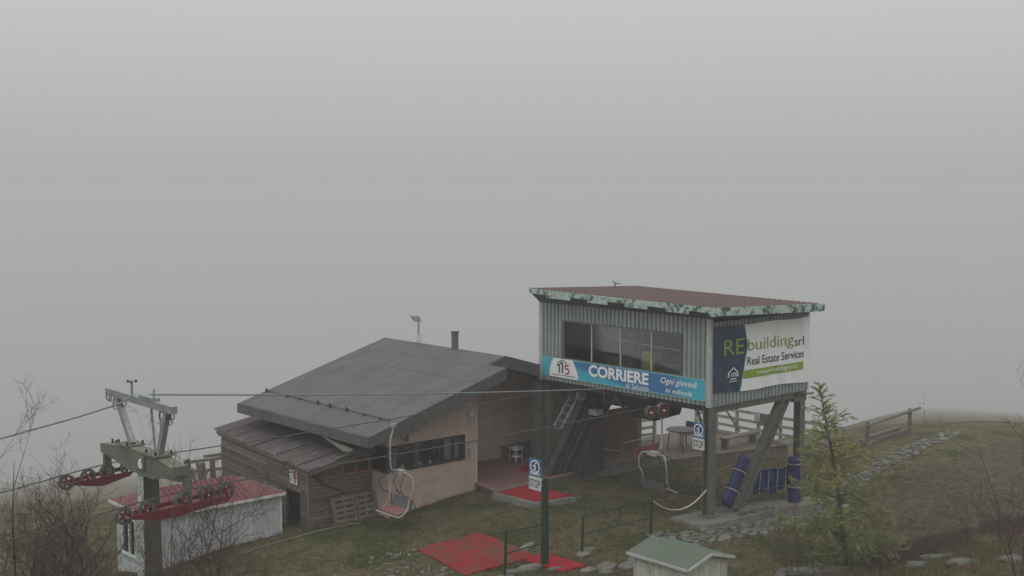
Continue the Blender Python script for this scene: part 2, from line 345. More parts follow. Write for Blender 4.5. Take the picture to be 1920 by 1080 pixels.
# ------------------------------------------------------------ lettering helper
def text_geo(s, bold=0.0, shear=0.0, space=1.0):
    cu = bpy.data.curves.new('t', 'FONT'); cu.body = s; cu.offset = bold; cu.shear = shear; cu.space_character = space; cu.resolution_u = 4
    ob = bpy.data.objects.new('t', cu); COL.objects.link(ob)
    dg = bpy.context.evaluated_depsgraph_get(); m = bpy.data.meshes.new_from_object(ob.evaluated_get(dg))
    vs = np.array([v.co[:2] for v in m.vertices]); fs = [tuple(p.vertices) for p in m.polygons]
    bpy.data.objects.remove(ob); bpy.data.curves.remove(cu); bpy.data.meshes.remove(m)
    lo = vs.min(0); hi = vs.max(0); return (vs - lo) / (hi - lo), fs
def letters(s, o, right, up, w, h, mat, parent, bold=0.0, shear=0.0, name='lettering', space=1.0):
    vs, fs = text_geo(s, bold, shear, space); o = Vector(o); r = Vector(right) * w; u_ = Vector(up) * h
    mb = MB(); mb.raw([o + r * x + u_ * y for x, y in vs], fs); return mb.build(name, mat, parent)
def flat(poly2, o, right, up, mat, parent, name):
    mb = MB(); o = Vector(o); r = Vector(right); u_ = Vector(up); mb.poly([o + r * x + u_ * y for x, y in poly2]); return mb.build(name, mat, parent)

# ------------------------------------------------------------ chairlift station
ST = thing('chairlift_station', 'raised ribbed metal lift station on green steel posts with a long window', 'station', (2.2, 3.4, -.2))
def corrug(axis, s0, s1, z0, z1, fixed, out_sign, pitch=.165, depth=.05):
    """ribbed sheet: runs along s, stands at 'fixed', ribs proud towards out_sign"""
    mb = MB(); pts = []; s = s0
    while s < s1 - 1e-6:
        for ds, d in ((0, 0), (.018, depth), (.105, depth), (.123, 0)):
            if s + ds <= s1: pts.append((s + ds, d))
        s += pitch
    pts.append((s1, 0))
    def P(s, d, z): return (fixed + out_sign * d, s, z) if axis == 'b' else (s, fixed + out_sign * d, z)
    for i in range(len(pts) - 1):
        (sa, da), (sb, db) = pts[i], pts[i + 1]
        mb.poly([P(sa, da, z0), P(sb, db, z0), P(sb, db, z1), P(sa, da, z1)])
    return mb
BW, BL, Z0, Z1 = 4.55, 6.9, 3.0, 5.48
WB0, WB1, WZ0, WZ1 = 1.0, 5.92, 3.72, 4.97
def wall_sheet(ax, s0, s1, z0, z1, fx, sg): return corrug(ax, s0, s1, z0, z1, fx, sg).build('wall_sheet', clad, ST)
wall_sheet('b', 0, WB0, Z0, Z1, 0, -1); wall_sheet('b', WB1, BL, Z0, Z1, 0, -1)
wall_sheet('b', WB0, WB1, Z0, WZ0, 0, -1); wall_sheet('b', WB0, WB1, WZ1, Z1, 0, -1)
wall_sheet('a', 0, BW, Z0 - .02, 5.36, 0, -1); wall_sheet('a', 0, BW, Z0, 5.36, BL, 1); wall_sheet('b', 0, BL, Z0, 5.3, BW, 1)
mb = MB(); mb.box((.02, .02, Z0 + .02), (BW - .02, BL - .02, Z0 + .12)); mb.build('floor_slab', steel_dark, ST)
mb = MB()
mb.box((.08, .08, Z0 + .13), (BW - .06, BL - .08, Z0 + .15)); mb.build('room_floor', room_floor, ST)
mb = MB(); mb.box((BW - .10, .1, Z0 + .15), (BW - .07, BL - .1, 5.28)); mb.box((.1, .05, Z0 + .15), (BW - .1, .08, 5.3)); mb.box((.1, BL - .08, Z0 + .15), (BW - .1, BL - .05, 5.3))
mb.box((.05, WB1 + .05, Z0 + .15), (.07, BL - .1, 5.3)); mb.box((.05, .1, Z0 + .15), (.07, WB0 - .05, 5.3)); mb.build('room_lining', room_dark, ST)
mb = MB(); mb.box((.1, .1, 5.25), (BW - .1, BL - .1, 5.28)); mb.build('room_ceiling', room_dark, ST)
MB().prism([(-.062, -.045, Z0 - .03), (.055, -.045, Z0 - .03), (.055, -.038, Z0 - .03), (-.04, -.038, Z0 - .03), (-.04, .09, Z0 - .03), (-.062, .09, Z0 - .03)], (0, 0, Z1 - Z0 + .03)).build('corner_trim', clad_trim, ST)
MB().prism([(-.062, BL - .09, Z0 - .03), (-.04, BL - .09, Z0 - .03), (-.04, BL + .038, Z0 - .03), (.055, BL + .038, Z0 - .03), (.055, BL + .045, Z0 - .03), (-.062, BL + .045, Z0 - .03)], (0, 0, Z1 - Z0 + .03)).build('corner_trim', clad_trim, ST)
mb = MB(); mb.box((BW - .02, -.05, Z0 - .02), (BW + .05, .02, 5.38)); mb.build('corner_trim', clad_trim, ST)
wf = MB(); t = .05
wf.box((-.05, WB0, WZ0), (.06, WB1, WZ0 + t)); wf.box((-.05, WB0, WZ1 - t), (.06, WB1, WZ1)); wf.box((-.05, WB0, WZ0 + t), (.06, WB0 + t, WZ1 - t)); wf.box((-.05, WB1 - t - .06, WZ0 + t), (.06, WB1, WZ1 - t))
WF = wf.build('window_frame', steel_green, ST)
mul = [WB0 + t, 2.17, 3.41, 4.62, WB1 - t - .06]
for i in (1, 2, 3): MB().box((-.02, mul[i] - .02, WZ0 + t), (.03, mul[i] + .02, WZ1 - t)).build('mullion', clad_trim, WF)
for i in range(4): MB().box((.0, mul[i] + .02, WZ0 + t), (.008, mul[i + 1] - .02, WZ1 - t)).build('pane', GL, WF)
# control room fittings seen through the glass
mb = MB(); mb.box((.25, 2.3, Z0 + .5), (.6, 2.8, 4.25)); mb.build('control_cabinet', yellow_box, ST)
mb = MB(); mb.box((.3, 1.2, Z0 + .7), (.8, 2.0, Z0 + 1.0)); mb.box((.4, 3.3, Z0 + .5), (1.0, 5.3, Z0 + .95)); mb.build('control_desk', steel_green, ST)
mb = MB(); mb.tube([(.3, 5.55, Z0 + .2), (.3, 5.55, 4.45), (.3, 4.75, 4.45)], .02); mb.tube([(.6, 1.2, 4.35), (.6, 3.2, 4.4), (.6, 5.4, 4.62)], .022); mb.build('room_pipe', clad_trim, ST)
mb = MB(); mb.cyl((1.8, 3.6, 4.0), (0, 1, 0), .45, .6, 18); mb.box((1.5, 3.0, Z0 + .15), (2.3, 4.2, 3.7)); mb.build('drive_motor', steel_green, ST)
# roof
def rz(a, b): return 5.81 + .012 * b - .038 * (a + .45)
RA0, RA1, RB0, RB1 = -.45, 4.5, -.55, 6.95
mb = MB()
nrib = 34
for i in range(nrib):
    b0 = RB0 + (RB1 - RB0) * i / nrib; b1 = RB0 + (RB1 - RB0) * (i + 1) / nrib; w = b1 - b0
    prof = [(b0, 0), (b0 + w * .62, 0), (b0 + w * .70, .035), (b0 + w * .92, .035), (b1, 0)]
    for (p, d), (q, e) in zip(prof[:-1], prof[1:]):
        mb.poly([(RA0 - .02, p, rz(RA0, p) + d), (RA0 - .02, q, rz(RA0, q) + e), (RA1 + .02, q, rz(RA1, q) + e), (RA1 + .02, p, rz(RA1, p) + d)])
RF = mb.build('roof', roof_red, ST)
mb = MB(); mb.hexa([(RA0 + .03, RB0 + .03, rz(RA0, RB0) - .1), (RA1 - .03, RB0 + .03, rz(RA1, RB0) - .1), (RA1 - .03, RB1 - .03, rz(RA1, RB1) - .1), (RA0 + .03, RB1 - .03, rz(RA0, RB1) - .1)] +
                  [(RA0 + .03, RB0 + .03, rz(RA0, RB0) - .01), (RA1 - .03, RB0 + .03, rz(RA1, RB0) - .01), (RA1 - .03, RB1 - .03, rz(RA1, RB1) - .01), (RA0 + .03, RB1 - .03, rz(RA0, RB1) - .01)])
mb.build('roof_deck', steel_dark, RF)
# sloped soffit between fascia and wall top
mb = MB(); zi = 5.46
fo = [(RA0 + .02, RB0 + .02), (RA1 - .02, RB0 + .02), (RA1 - .02, RB1 - .02), (RA0 + .02, RB1 - .02)]; fi = [(-.07, -.07), (BW + .07, -.07), (BW + .07, BL + .06), (-.07, BL + .06)]
fi = [(-.07, -.07), (4.44, -.07), (4.44, 6.9), (-.07, 6.9)]
for i in range(4):
    j = (i + 1) % 4; zz = [zi, 5.33, 5.33, zi]
    mb.poly([(fo[i][0], fo[i][1], rz(*fo[i]) - .12), (fo[j][0], fo[j][1], rz(*fo[j]) - .12), (fi[j][0], fi[j][1], zz[j]), (fi[i][0], fi[i][1], zz[i])])
mb.build('soffit', steel_green, RF)
edges = [6.95, 6.17, 5.09, 4.36, 3.51, 2.82, 1.93, 1.24, .39, -.33, -.55]
for i in range(10):
    b1, b0 = edges[i], edges[i + 1]; dp = .135 if i % 2 == 0 else .225
    n_ = 2 if (b1 - b0) > .95 else 1
    for k in range(n_):
        p1 = b1 - (b1 - b0) * k / n_; p0 = b1 - (b1 - b0) * (k + 1) / n_
        mb = MB(); mb.hexa([(RA0 - .03, p0 + .006, rz(RA0, p0) - dp), (RA0, p0 + .006, rz(RA0, p0) - dp), (RA0, p1 - .006, rz(RA0, p1) - dp), (RA0 - .03, p1 - .006, rz(RA0, p1) - dp),
                            (RA0 - .03, p0 + .006, rz(RA0, p0) + .02), (RA0, p0 + .006, rz(RA0, p0) + .02), (RA0, p1 - .006, rz(RA0, p1) + .02), (RA0 - .03, p1 - .006, rz(RA0, p1) + .02)])
        mb.build('fascia_panel', fascia_m, RF)
ns = 6
for k in range(ns):
    a0 = RA0 - .03 + (RA1 + .1 - RA0) * k / ns + .006; a1 = RA0 - .03 + (RA1 + .1 - RA0) * (k + 1) / ns - .006
    mb = MB(); mb.hexa([(a0, RB0 - .04, rz(a0, RB0) - .20), (a1, RB0 - .04, rz(a1, RB0) - .20), (a1, RB0 - .005, rz(a1, RB0) - .20), (a0, RB0 - .005, rz(a0, RB0) - .20),
                        (a0, RB0 - .04, rz(a0, RB0) + .03), (a1, RB0 - .04, rz(a1, RB0) + .03), (a1, RB0 - .005, rz(a1, RB0) + .03), (a0, RB0 - .005, rz(a0, RB0) + .03)])
    mb.build('fascia_panel', fascia_m, RF)
mb = MB(); mb.tube([(2.96, 6.49, 5.6), (2.96, 6.49, 5.93), (2.9, 6.55, 6.0)], .02); mb.tube([(2.96, 6.49, 5.9), (3.0, 6.3, 5.93)], .015); mb.build('roof_aerial', steel_dark, ST)
# posts and braces
for (a, b, z) in ((.155, .12, -.12), (4.39, .12, -.47), (.155, 6.78, -.1), (4.39, 6.78, -.2)):
    mb = MB(); mb.ibeam((a, b, z), (a, b, Z0 - .005), .31 if a < 1 else .24, .24, .03, (1, 0, 0)); mb.build('post', steel_green, ST)
    mb = MB(); mb.box((a - .24, b - .2, z - .05), (a + .24, b + .2, z + .012)); mb.build('base_plate', steel_green, ST)
mb = MB(); mb.box((-.26, 6.86, -.1), (-.03, 7.08, 2.86)); mb.build('service_column', steel_green, ST)
mb = MB(); mb.ibeam((1.36, .12, -.22), (3.72, .12, 2.98), .24, .34, .035, (0, 1, 0)); mb.build('diagonal_brace', steel_green, ST)
mb = MB(); mb.ibeam((1.5, 6.78, .1), (3.7, 6.78, 2.98), .24, .3, .035, (0, 1, 0)); mb.build('diagonal_brace', steel_green, ST)
mb = MB(); mb.box((3.95, .02, 2.66), (4.6, .24, 2.97)); mb.tube([(4.3, -.02, 2.88), (4.85, -.05, 2.86)], .03); mb.build('beam_bracket', steel_green, ST)
for b in (.12, 6.78): MB().box((.32, b - .1, Z0 - .22), (4.2, b + .1, Z0 + .0)).build('edge_beam', steel_green, ST)
for a in (.12, 1.6, 3.0, 4.35): MB().box((a - .08, .25, Z0 - .17), (a + .08, 6.65, Z0 - .004)).build('floor_joist', steel_dark, ST)
mb = MB()   # knee curve at the near post
mb.tube([(.02, .3, 2.35), (.02, .34, 2.6), (.02, .45, 2.82), (.02, .65, 2.95)], .035, 6); mb.build('knee_brace', steel_dark, ST)
# drive machinery under the floor
mb = MB(); mb.ring((2.45, 3.45, 2.74), (0, 0, 1), 1.78, 2.02, .14, 40); mb.cyl((2.45, 3.45, 2.74), (0, 0, 1), .3, .4, 16)
for k in range(6):
    t_ = k * math.pi / 3; mb.bar((2.45, 3.45, 2.74), (2.45 + 1.85 * math.cos(t_), 3.45 + 1.85 * math.sin(t_), 2.74), .16, .08)
mb.build('bullwheel', steel_green, ST)
mb = MB(); mb.prism([(-.3, 2.1, 2.98), (1.5, 2.1, 2.98), (1.2, 2.1, 2.35), (.1, 2.1, 2.28)], (0, 1.0, 0)); mb.build('drive_housing', steel_dark, ST)
mb = MB(); mb.prism([(-.1, 3.5, 2.98), (.9, 3.5, 2.98), (.55, 3.5, 2.5), (.2, 3.5, 2.5)], (0, .5, 0)); mb.build('gear_casing', steel_dark, ST)
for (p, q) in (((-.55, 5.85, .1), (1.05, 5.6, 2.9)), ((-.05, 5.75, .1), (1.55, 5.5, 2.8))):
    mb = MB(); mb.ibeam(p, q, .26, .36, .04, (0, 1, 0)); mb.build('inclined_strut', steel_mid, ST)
mb = MB(); mb.prism([(.2, 5.35, .1), (1.3, 5.35, .1), (1.25, 5.35, 1.0), (.9, 5.35, 1.5)], (0, .5, 0)); mb.build('anchor_block', steel_dark, ST)
mb = MB()
for db in (0, .34): mb.bar((-.2, 6.1 - db, 1.55), (.95, 6.1 - db, 2.95), .05, .06)
for k in range(7):
    t_ = k / 6.5; mb.bar((-.2 + 1.15 * t_, 5.76, 1.55 + 1.4 * t_), (-.2 + 1.15 * t_, 6.1, 1.55 + 1.4 * t_), .03, .03)
mb.build('ladder', steel_grey, ST)
mb = MB(); mb.bar((.8, 5.4, 2.25), (.8, 5.4, 2.98), .16, .12); mb.build('rope_catcher', red_steel, ST)
mb = MB(); mb.box((.75, 5.15, 1.93), (1.05, 5.5, 2.1)); mb.build('limit_switch_box', white_panel, ST)
for a in (.38,): MB().ring((a, 5.45, 2.6), (0, 1, 0), .05, .2, .07, 18).build('guide_wheel', steel_grey, ST)
for a, r in ((-.86, .15), (-.32, .19)):
    w = MB().ring((a, 1.45, 2.74), (0, 1, 0), .06, r, .09, 20).build('guide_wheel', red_steel, ST)
    MB().ring((a, 1.45, 2.74), (0, 1, 0), r, r + .035, .1, 20).build('tyre', rubber, w)
    MB().cyl((a, 1.39, 2.74), (0, 1, 0), .035, .06, 10).build('hub', white_paint, w)
mb = MB(); mb.bar((-.95, 1.5, 2.76), (.2, 1.5, 2.86), .05, .14); mb.bar((.1, 1.5, 2.86), (.1, 1.5, 3.0), .08, .08); mb.build('wheel_carrier', red_steel, ST)
mb = MB(); mb.tube([(-.5, 3.2, 2.98), (-.4, 3.0, 2.65), (0, 2.9, 2.55), (.3, 3.1, 2.9)], .018, 6); mb.tube([(-.2, 3.9, 2.98), (-.3, 3.75, 2.6), (0, 3.6, 2.75)], .018, 6); mb.build('hanging_cable', rope_steel, ST)
# brown slatted screen between the left posts
SC = MB(); SC.box((1.75, 6.72, 1.52), (4.27, 6.78, 1.64)); SC.box((1.75, 6.72, .75), (4.27, 6.76, .85)); SCo = SC.build('screen_rail', wood_brown, ST)
k = 0; a = 1.72
while a < 4.25:
    MB().box((a, 6.68, .12), (a + .085, 6.715, 1.56)).build('slat', wood_brown, ST); a += .105

# ---- banners on the station
FB = thing('advertising_banner', 'long blue and turquoise banner reading CORRIERE below the station window', 'banner', (-.06, 3.4, 3.14))
def banner_blue():
    m = bpy.data.materials.new('blue_turquoise_print'); m.use_nodes = True; n = m.node_tree.nodes; l = m.node_tree.links; b = n['Principled BSDF']
    b.inputs['Roughness'].default_value = .45; b.inputs['Specular IOR Level'].default_value = .3
    tcn = n.new('ShaderNodeTexCoord'); s_ = n.new('ShaderNodeSeparateXYZ'); l.new(tcn.outputs['Object'], s_.inputs[0])
    # print: turquoise at both ends and along the lower edge of the middle, blue elsewhere
    ab = n.new('ShaderNodeMath'); ab.operation = 'ABSOLUTE'; sh = n.new('ShaderNodeMath'); sh.operation = 'ADD'; sh.inputs[1].default_value = -.1
    l.new(s_.outputs[1], sh.inputs[0]); l.new(sh.outputs[0], ab.inputs[0])
    r1 = n.new('ShaderNodeMapRange'); r1.inputs[1].default_value = 2.0; r1.inputs[2].default_value = 2.95; l.new(ab.outputs[0], r1.inputs[0])
    m2 = n.new('ShaderNodeMath'); m2.operation = 'MULTIPLY_ADD'; m2.inputs[1].default_value = -.16; l.new(s_.outputs[1], m2.inputs[0]); l.new(s_.outputs[2], m2.inputs[2])
    r2 = n.new('ShaderNodeMapRange'); r2.inputs[1].default_value = .16; r2.inputs[2].default_value = .02; l.new(m2.outputs[0], r2.inputs[0])
    r3 = n.new('ShaderNodeMapRange'); r3.inputs[1].default_value = -1.1; r3.inputs[2].default_value = -.2; l.new(s_.outputs[1], r3.inputs[0])
    mu = n.new('ShaderNodeMath'); mu.operation = 'MULTIPLY'; l.new(r2.outputs[0], mu.inputs[0]); l.new(r3.outputs[0], mu.inputs[1])
    mxm = n.new('ShaderNodeMath'); mxm.operation = 'MAXIMUM'; l.new(r1.outputs[0], mxm.inputs[0]); l.new(mu.outputs[0], mxm.inputs[1])
    mm = n.new('ShaderNodeMix'); mm.data_type = 'RGBA'; l.new(mxm.outputs[0], mm.inputs[0]); mm.inputs[6].default_value = (.045, .17, .36, 1); mm.inputs[7].default_value = (.06, .40, .50, 1)
    l.new(mm.outputs[2], b.inputs['Base Color']); return m
MB().box((-.070, .1, 3.135), (-.058, 6.78, 3.745)).build('banner_sheet', banner_blue(), FB)
rt, up = (0, -1, 0), (0, 0, 1)
mb = MB(); e = -.073
for (b0, b1, z0, z1) in ((.1, 6.78, 3.135, 3.16), (.1, 6.78, 3.72, 3.745), (.1, .13, 3.16, 3.72), (6.75, 6.78, 3.16, 3.72)): mb.poly([(e, b1, z0), (e, b0, z0), (e, b0, z1), (e, b1, z1)])
mb.build('banner_border', M('pale_turquoise_border', (.25, .55, .6), None, 5, .5), FB)
lg = [(-6.44, 3.15), (-5.14, 3.15), (-5.16, 3.32), (-5.25, 3.52), (-5.38, 3.74), (-6.24, 3.74), (-6.35, 3.58), (-6.42, 3.36)]
flat(lg, (-.074, 0, 0), rt, up, white_ink, FB, 'emblem_ground')
E_ = -.077
def strip2(pts, w, mat, name):   # flat stroked polyline on the front banner: (x=-b, z)
    mb = MB()
    for (x0, z0), (x1, z1) in zip(pts[:-1], pts[1:]):
        d = Vector((x1 - x0, z1 - z0)); n_ = Vector((-d.y, d.x)).normalized() * w / 2
        mb.poly([(E_, -(x0 - n_.x), z0 - n_.y), (E_, -(x1 - n_.x), z1 - n_.y), (E_, -(x1 + n_.x), z1 + n_.y), (E_, -(x0 + n_.x), z0 + n_.y)])
    return mb.build(name, mat, FB)
strip2([(-6.08, 3.52), (-5.98, 3.56), (-5.98, 3.29)], .07, green_ink, 'emblem')
strip2([(-5.93, 3.58), (-5.84, 3.62), (-5.84, 3.29)], .07, ink, 'emblem')
strip2([(-6.05, 3.60), (-5.83, 3.705), (-5.64, 3.60)], .035, green_ink, 'emblem')
strip2([(-5.55, 3.545), (-5.72, 3.545), (-5.72, 3.45), (-5.58, 3.44), (-5.53, 3.38), (-5.56, 3.31), (-5.70, 3.28)], .055, red_ink, 'emblem')
strip2([(-5.535, 3.62), (-5.505, 3.62)], .04, ink, 'emblem')
mb = MB()
x = -6.3
rr = random.Random(3)
while x < -5.32:
    w = rr.uniform(.03, .08); mb.poly([(E_, -x, 3.205), (E_, -(x + w), 3.205), (E_, -(x + w), 3.235), (E_, -x, 3.235)]); x += w + .02
mb.build('small_print', ink, FB)
letters('CORRIERE', (E_, 4.68, 3.335), rt, up, 2.46, .36, white_ink, FB, bold=.035)
letters('di Saluzzo', (E_, 3.11, 3.165), rt, up, .9, .15, white_ink, FB)
letters('Ogni giovedì', (E_, 1.75, 3.415), rt, up, 1.35, .23, white_ink, FB, shear=.25, bold=.006)
letters('in edicola', (E_, 1.57, 3.215), rt, up, 1.0, .14, white_ink, FB, shear=.25, bold=.006)

RBn = thing('advertising_banner', 'white and navy banner reading RE building on the station side wall', 'banner', (2.3, -.05, 3.3))
def bz(a, top): 
    return (5.215 - .0 * a + .015 * math.sin(a * 3)) if top else (3.35 - .02 * a + .025 * math.sin(a * 2.2 + 1))
mb = MB(); mbn = MB(); NX, NZ = 60, 14
rr = random.Random(8)
def bulge(a, z):
    return -.088 - .012 * math.sin(a * 5.1 + z * 2.5) * math.sin(z * 3.1 + a) - .010 * math.sin((a + z * .9) * 9) * (1 if z < 3.75 else .35)
def divx(z):
    pts = [(3.3, 1.18), (3.91, 1.36), (4.63, 1.52), (5.21, 1.38)]
    if z <= pts[0][0]: return pts[0][1]
    for (z0, a0), (z1, a1) in zip(pts[:-1], pts[1:]):
        if z <= z1: return a0 + (a1 - a0) * (z - z0) / (z1 - z0)
    return pts[-1][1]
def grid_sheet(fa0, fa1, nx, nz, mat, name, off=0.0):
    mb = MB(); vs = []; fs = []
    for j in range(nz + 1):
        for i in range(nx + 1):
            t_ = j / nz; zt = 3.33 + (5.21 - 3.33) * t_
            a_ = fa0(zt) + (fa1(zt) - fa0(zt)) * i / nx; z = bz(a_, False) + (bz(a_, True) - bz(a_, False)) * t_
            vs.append((a_, bulge(a_, z) - off, z))
    for j in range(nz):
        for i in range(nx):
            q = j * (nx + 1) + i; fs.append((q, q + 1, q + nx + 2, q + nx + 1))
    mb.raw(vs, fs); return mb.build(name, mat, RBn, smooth=True)
grid_sheet(lambda z: .06, lambda z: divx(z), 16, 16, navy, 'navy_panel')
grid_sheet(lambda z: divx(z), lambda z: divx(z) + .045, 2, 16, teal_line, 'teal_edge', .003)
grid_sheet(lambda z: divx(z) + .03, lambda z: 4.56, 44, 16, cloth_white, 'white_panel')
rt2 = (1, 0, 0)
def on_sheet(ob, off):   # settle flat print on the rippled vinyl
    o0 = ORG[RBn]
    for v in ob.data.vertices:
        a_ = v.co.x + o0.x; z_ = v.co.z + o0.z; v.co.y = bulge(a_, z_) - off - o0.y
    return ob
on_sheet(letters('RE', (.47, 0, 4.385), rt2, up, .9, .44, lime_t, RBn, bold=-.004), .012)
on_sheet(letters('building', (1.56, 0, 4.335), rt2, up, 2.16, .44, lime_t, RBn), .012)
on_sheet(letters('srl', (3.78, 0, 4.385), rt2, up, .48, .27, ink, RBn), .012)
on_sheet(letters('Real Estate Services', (1.54, 0, 4.02), rt2, up, 2.72, .24, ink, RBn, bold=.006), .012)
mb = MB(); mb.raw([(1.36 + 2.88 * i / 30, 0, 3.65 + .24 * j) for j in (0, 1) for i in range(31)], [(i, i + 1, i + 32, i + 31) for i in range(30)]); on_sheet(mb.build('green_strip', lime, RBn), .009)
on_sheet(letters('www.rebuilding-srl.it', (1.95, 0, 3.69), rt2, up, 1.95, .16, white_ink, RBn, bold=.004), .014)
def strip3(pts, w, name='emblem'):
    mb = MB()
    for (x0, z0), (x1, z1) in zip(pts[:-1], pts[1:]):
        d = Vector((x1 - x0, z1 - z0)); n_ = Vector((-d.y, d.x)).normalized() * w / 2
        mb.poly([(x0 - n_.x, 0, z0 - n_.y), (x1 - n_.x, 0, z1 - n_.y), (x1 + n_.x, 0, z1 + n_.y), (x0 + n_.x, 0, z0 + n_.y)])
    return on_sheet(mb.build(name, white_ink, RBn), .012)
strip3([(.68, 3.74), (.68, 3.88), (.9, 4.02), (1.11, 3.87), (1.11, 3.74)], .03); strip3([(.78, 3.70), (1.02, 3.70)], .03); strip3([(.74, 3.63), (1.06, 3.63)], .02)
on_sheet(letters('110%', (.70, 0, 3.76), rt2, up, .4, .12, white_ink, RBn, bold=.01), .013)

# ------------------------------------------------------------ signs
def stop_sign(root, a, b0, w, z0):
    """blue notice with skier disc above a white STOP plate, facing down the line (-a)"""
    f = a - .012
    P1 = MB().box((a - .01, b0, z0 + .33), (a, b0 + w, z0 + .77)).build('blue_plate', sign_blue, root)
    P2 = MB().box((a - .01, b0, z0), (a, b0 + w, z0 + .325)).build('stop_plate', white_paint, root)
    c = Vector((f - .002, b0 + w / 2, z0 + .57)); MB().ring(c, (1, 0, 0), .135, .165, .004, 26).build('disc_rim', white_ink, P1)
    MB().cyl(c, (1, 0, 0), .135, .003, 26).build('disc', sign_disc, P1)
    q = c + Vector((-.006, 0, 0))
    def S_(pts, wd):
        mb = MB()
        for (x0, y0), (x1, y1) in zip(pts[:-1], pts[1:]):
            d = Vector((x1 - x0, y1 - y0)); n_ = Vector((-d.y, d.x)).normalized() * wd / 2
            mb.poly([q + Vector((0, -(x0 - n_.x), y0 - n_.y)), q + Vector((0, -(x1 - n_.x), y1 - n_.y)), q + Vector((0, -(x1 + n_.x), y1 + n_.y)), q + Vector((0, -(x0 + n_.x), y0 + n_.y))])
        return mb.build('skier_symbol', white_ink, P1)
    S_([(-.01, .05), (.03, -.01), (-.01, -.06), (.02, -.10)], .04); S_([(-.08, .0), (-.01, .04)], .025); S_([(.02, .075), (.05, .105)], .04); S_([(-.07, -.07), (.08, -.11)], .018)
    mb = MB(); rr = random.Random(4)
    for k, zz in enumerate((.375, .41)):
        x = .05
        while x < w - .06:
            ww = rr.uniform(.03, .07); mb.poly([(f - .001, b0 + w - x, z0 + zz), (f - .001, b0 + w - x - ww, z0 + zz), (f - .001, b0 + w - x - ww, z0 + zz + .024), (f - .001, b0 + w - x, z0 + zz + .024)]); x += ww + .015
    mb.build('small_print', white_ink, P1)
    letters('STOP', (f, b0 + w - .03, z0 + .06), (0, -1, 0), up, w - .06, .2, black_ink, P2, bold=.012)
g0 = gz(-6.6, -.3)
SG = thing('stop_sign', 'blue skier notice and white STOP plate on the round green pole by the red mat', 'sign', (-6.6, -.3, g0), 'STOP signs')
mb = MB(); mb.tube([(-6.58, -.34, g0 - .1), (-6.58, -.34, 2.08)], [.105, .085], 14); mb.build('pole', green_paint, SG)
MB().cyl((-6.58, -.34, g0 + .01), (0, 0, 1), .16, .04, 14).build('foot_plate', green_paint, SG)
stop_sign(SG, -6.70, -.34, .43, 1.77)
MB().box((-6.70, -.36, 1.9), (-6.62, -.28, 1.95)).build('bracket', steel_grey, SG)
MB().box((-6.70, -.36, 2.03), (-6.62, -.28, 2.07)).build('bracket', steel_grey, SG)
SG2 = thing('stop_sign', 'blue skier notice and white STOP plate fixed to the front steel post', 'sign', (-.04, .33, 1.74), 'STOP signs')
stop_sign(SG2, -.045, .13, .42, 1.74)
MB().box((-.04, .2, 1.8), (.0, .26, 2.4)).build('bracket', steel_grey, SG2)

# ------------------------------------------------------------ plinth, platform, patio
mb = MB()
top = [(-.85, .62, -.11), (-.95, -.25, -.11), (-.6, -.62, -.12), (1.2, -.5, -.2), (3.2, -.42, -.33), (5.2, -.45, -.50), (5.35, .35, -.50), (2.5, .62, -.30), (1.0, .66, -.18)]
rr = random.Random(2); ring1 = [(x + rr.uniform(-.05, .05), y + rr.uniform(-.05, .05), z) for x, y, z in top]; bot = [(x * 1.0 + (-.12 if x < 0 else .04), y * 1.12, z - .5) for x, y, z in ring1]
k = len(top); mb.raw(ring1 + bot, [tuple(range(k))[::-1]] + [(i, (i + 1) % k, k + (i + 1) % k, k + i) for i in range(k)])
PLN = mb.build('concrete_plinth', concrete); PLN['kind'] = 'structure'
for i in range(9):   # rubble on the plinth
    a_, b_ = rr.uniform(1.2, 2.6), rr.uniform(-.3, .0); z_ = -.2 - .075 * (a_ - 1.2)
    MB().hexa([(a_ + dx * rr.uniform(.7, 1.2) * .14, b_ + dy * rr.uniform(.7, 1.2) * .07, z_ + dz) for dz in (0, .07) for dx, dy in ((-1, -1), (1, -1), (1, 1), (-1, 1))]).build('rubble_stone', flag2 if i % 2 else flag, PLN)
zt = .12
PT = MB(); PT.raw([(-2.88, 6.66, zt), (-3.1, 5.5, zt), (-1.2, 5.62, zt), (4.7, 5.95, zt), (4.7, 8.8, zt), (-2.88, 8.8, zt)], [(0, 1, 2, 3, 4, 5)]); PTo = PT.build('platform', patio); PTo['kind'] = 'structure'
mb = MB(); pe = [(-2.92, 6.64), (-3.14, 5.46), (-1.2, 5.58), (4.74, 5.91), (4.74, 8.8)]
for (p, q) in zip(pe[:-1], pe[1:]):
    mb.poly([(p[0], p[1], -.7), (q[0], q[1], -.7), (q[0], q[1], zt - .06), (p[0], p[1], zt - .06)])
mb.build('retaining_wall', stone_wall, PTo)
mb = MB()
for (p, q) in zip(pe[:-1], pe[1:]): mb.bar((p[0], p[1], zt - .026), (q[0], q[1], zt - .026), .14, .066)
mb.build('edge_kerb', M('worn_brown_edging', (.24, .15, .12), (.17, .11, .09), 3, .9, .3), PTo)
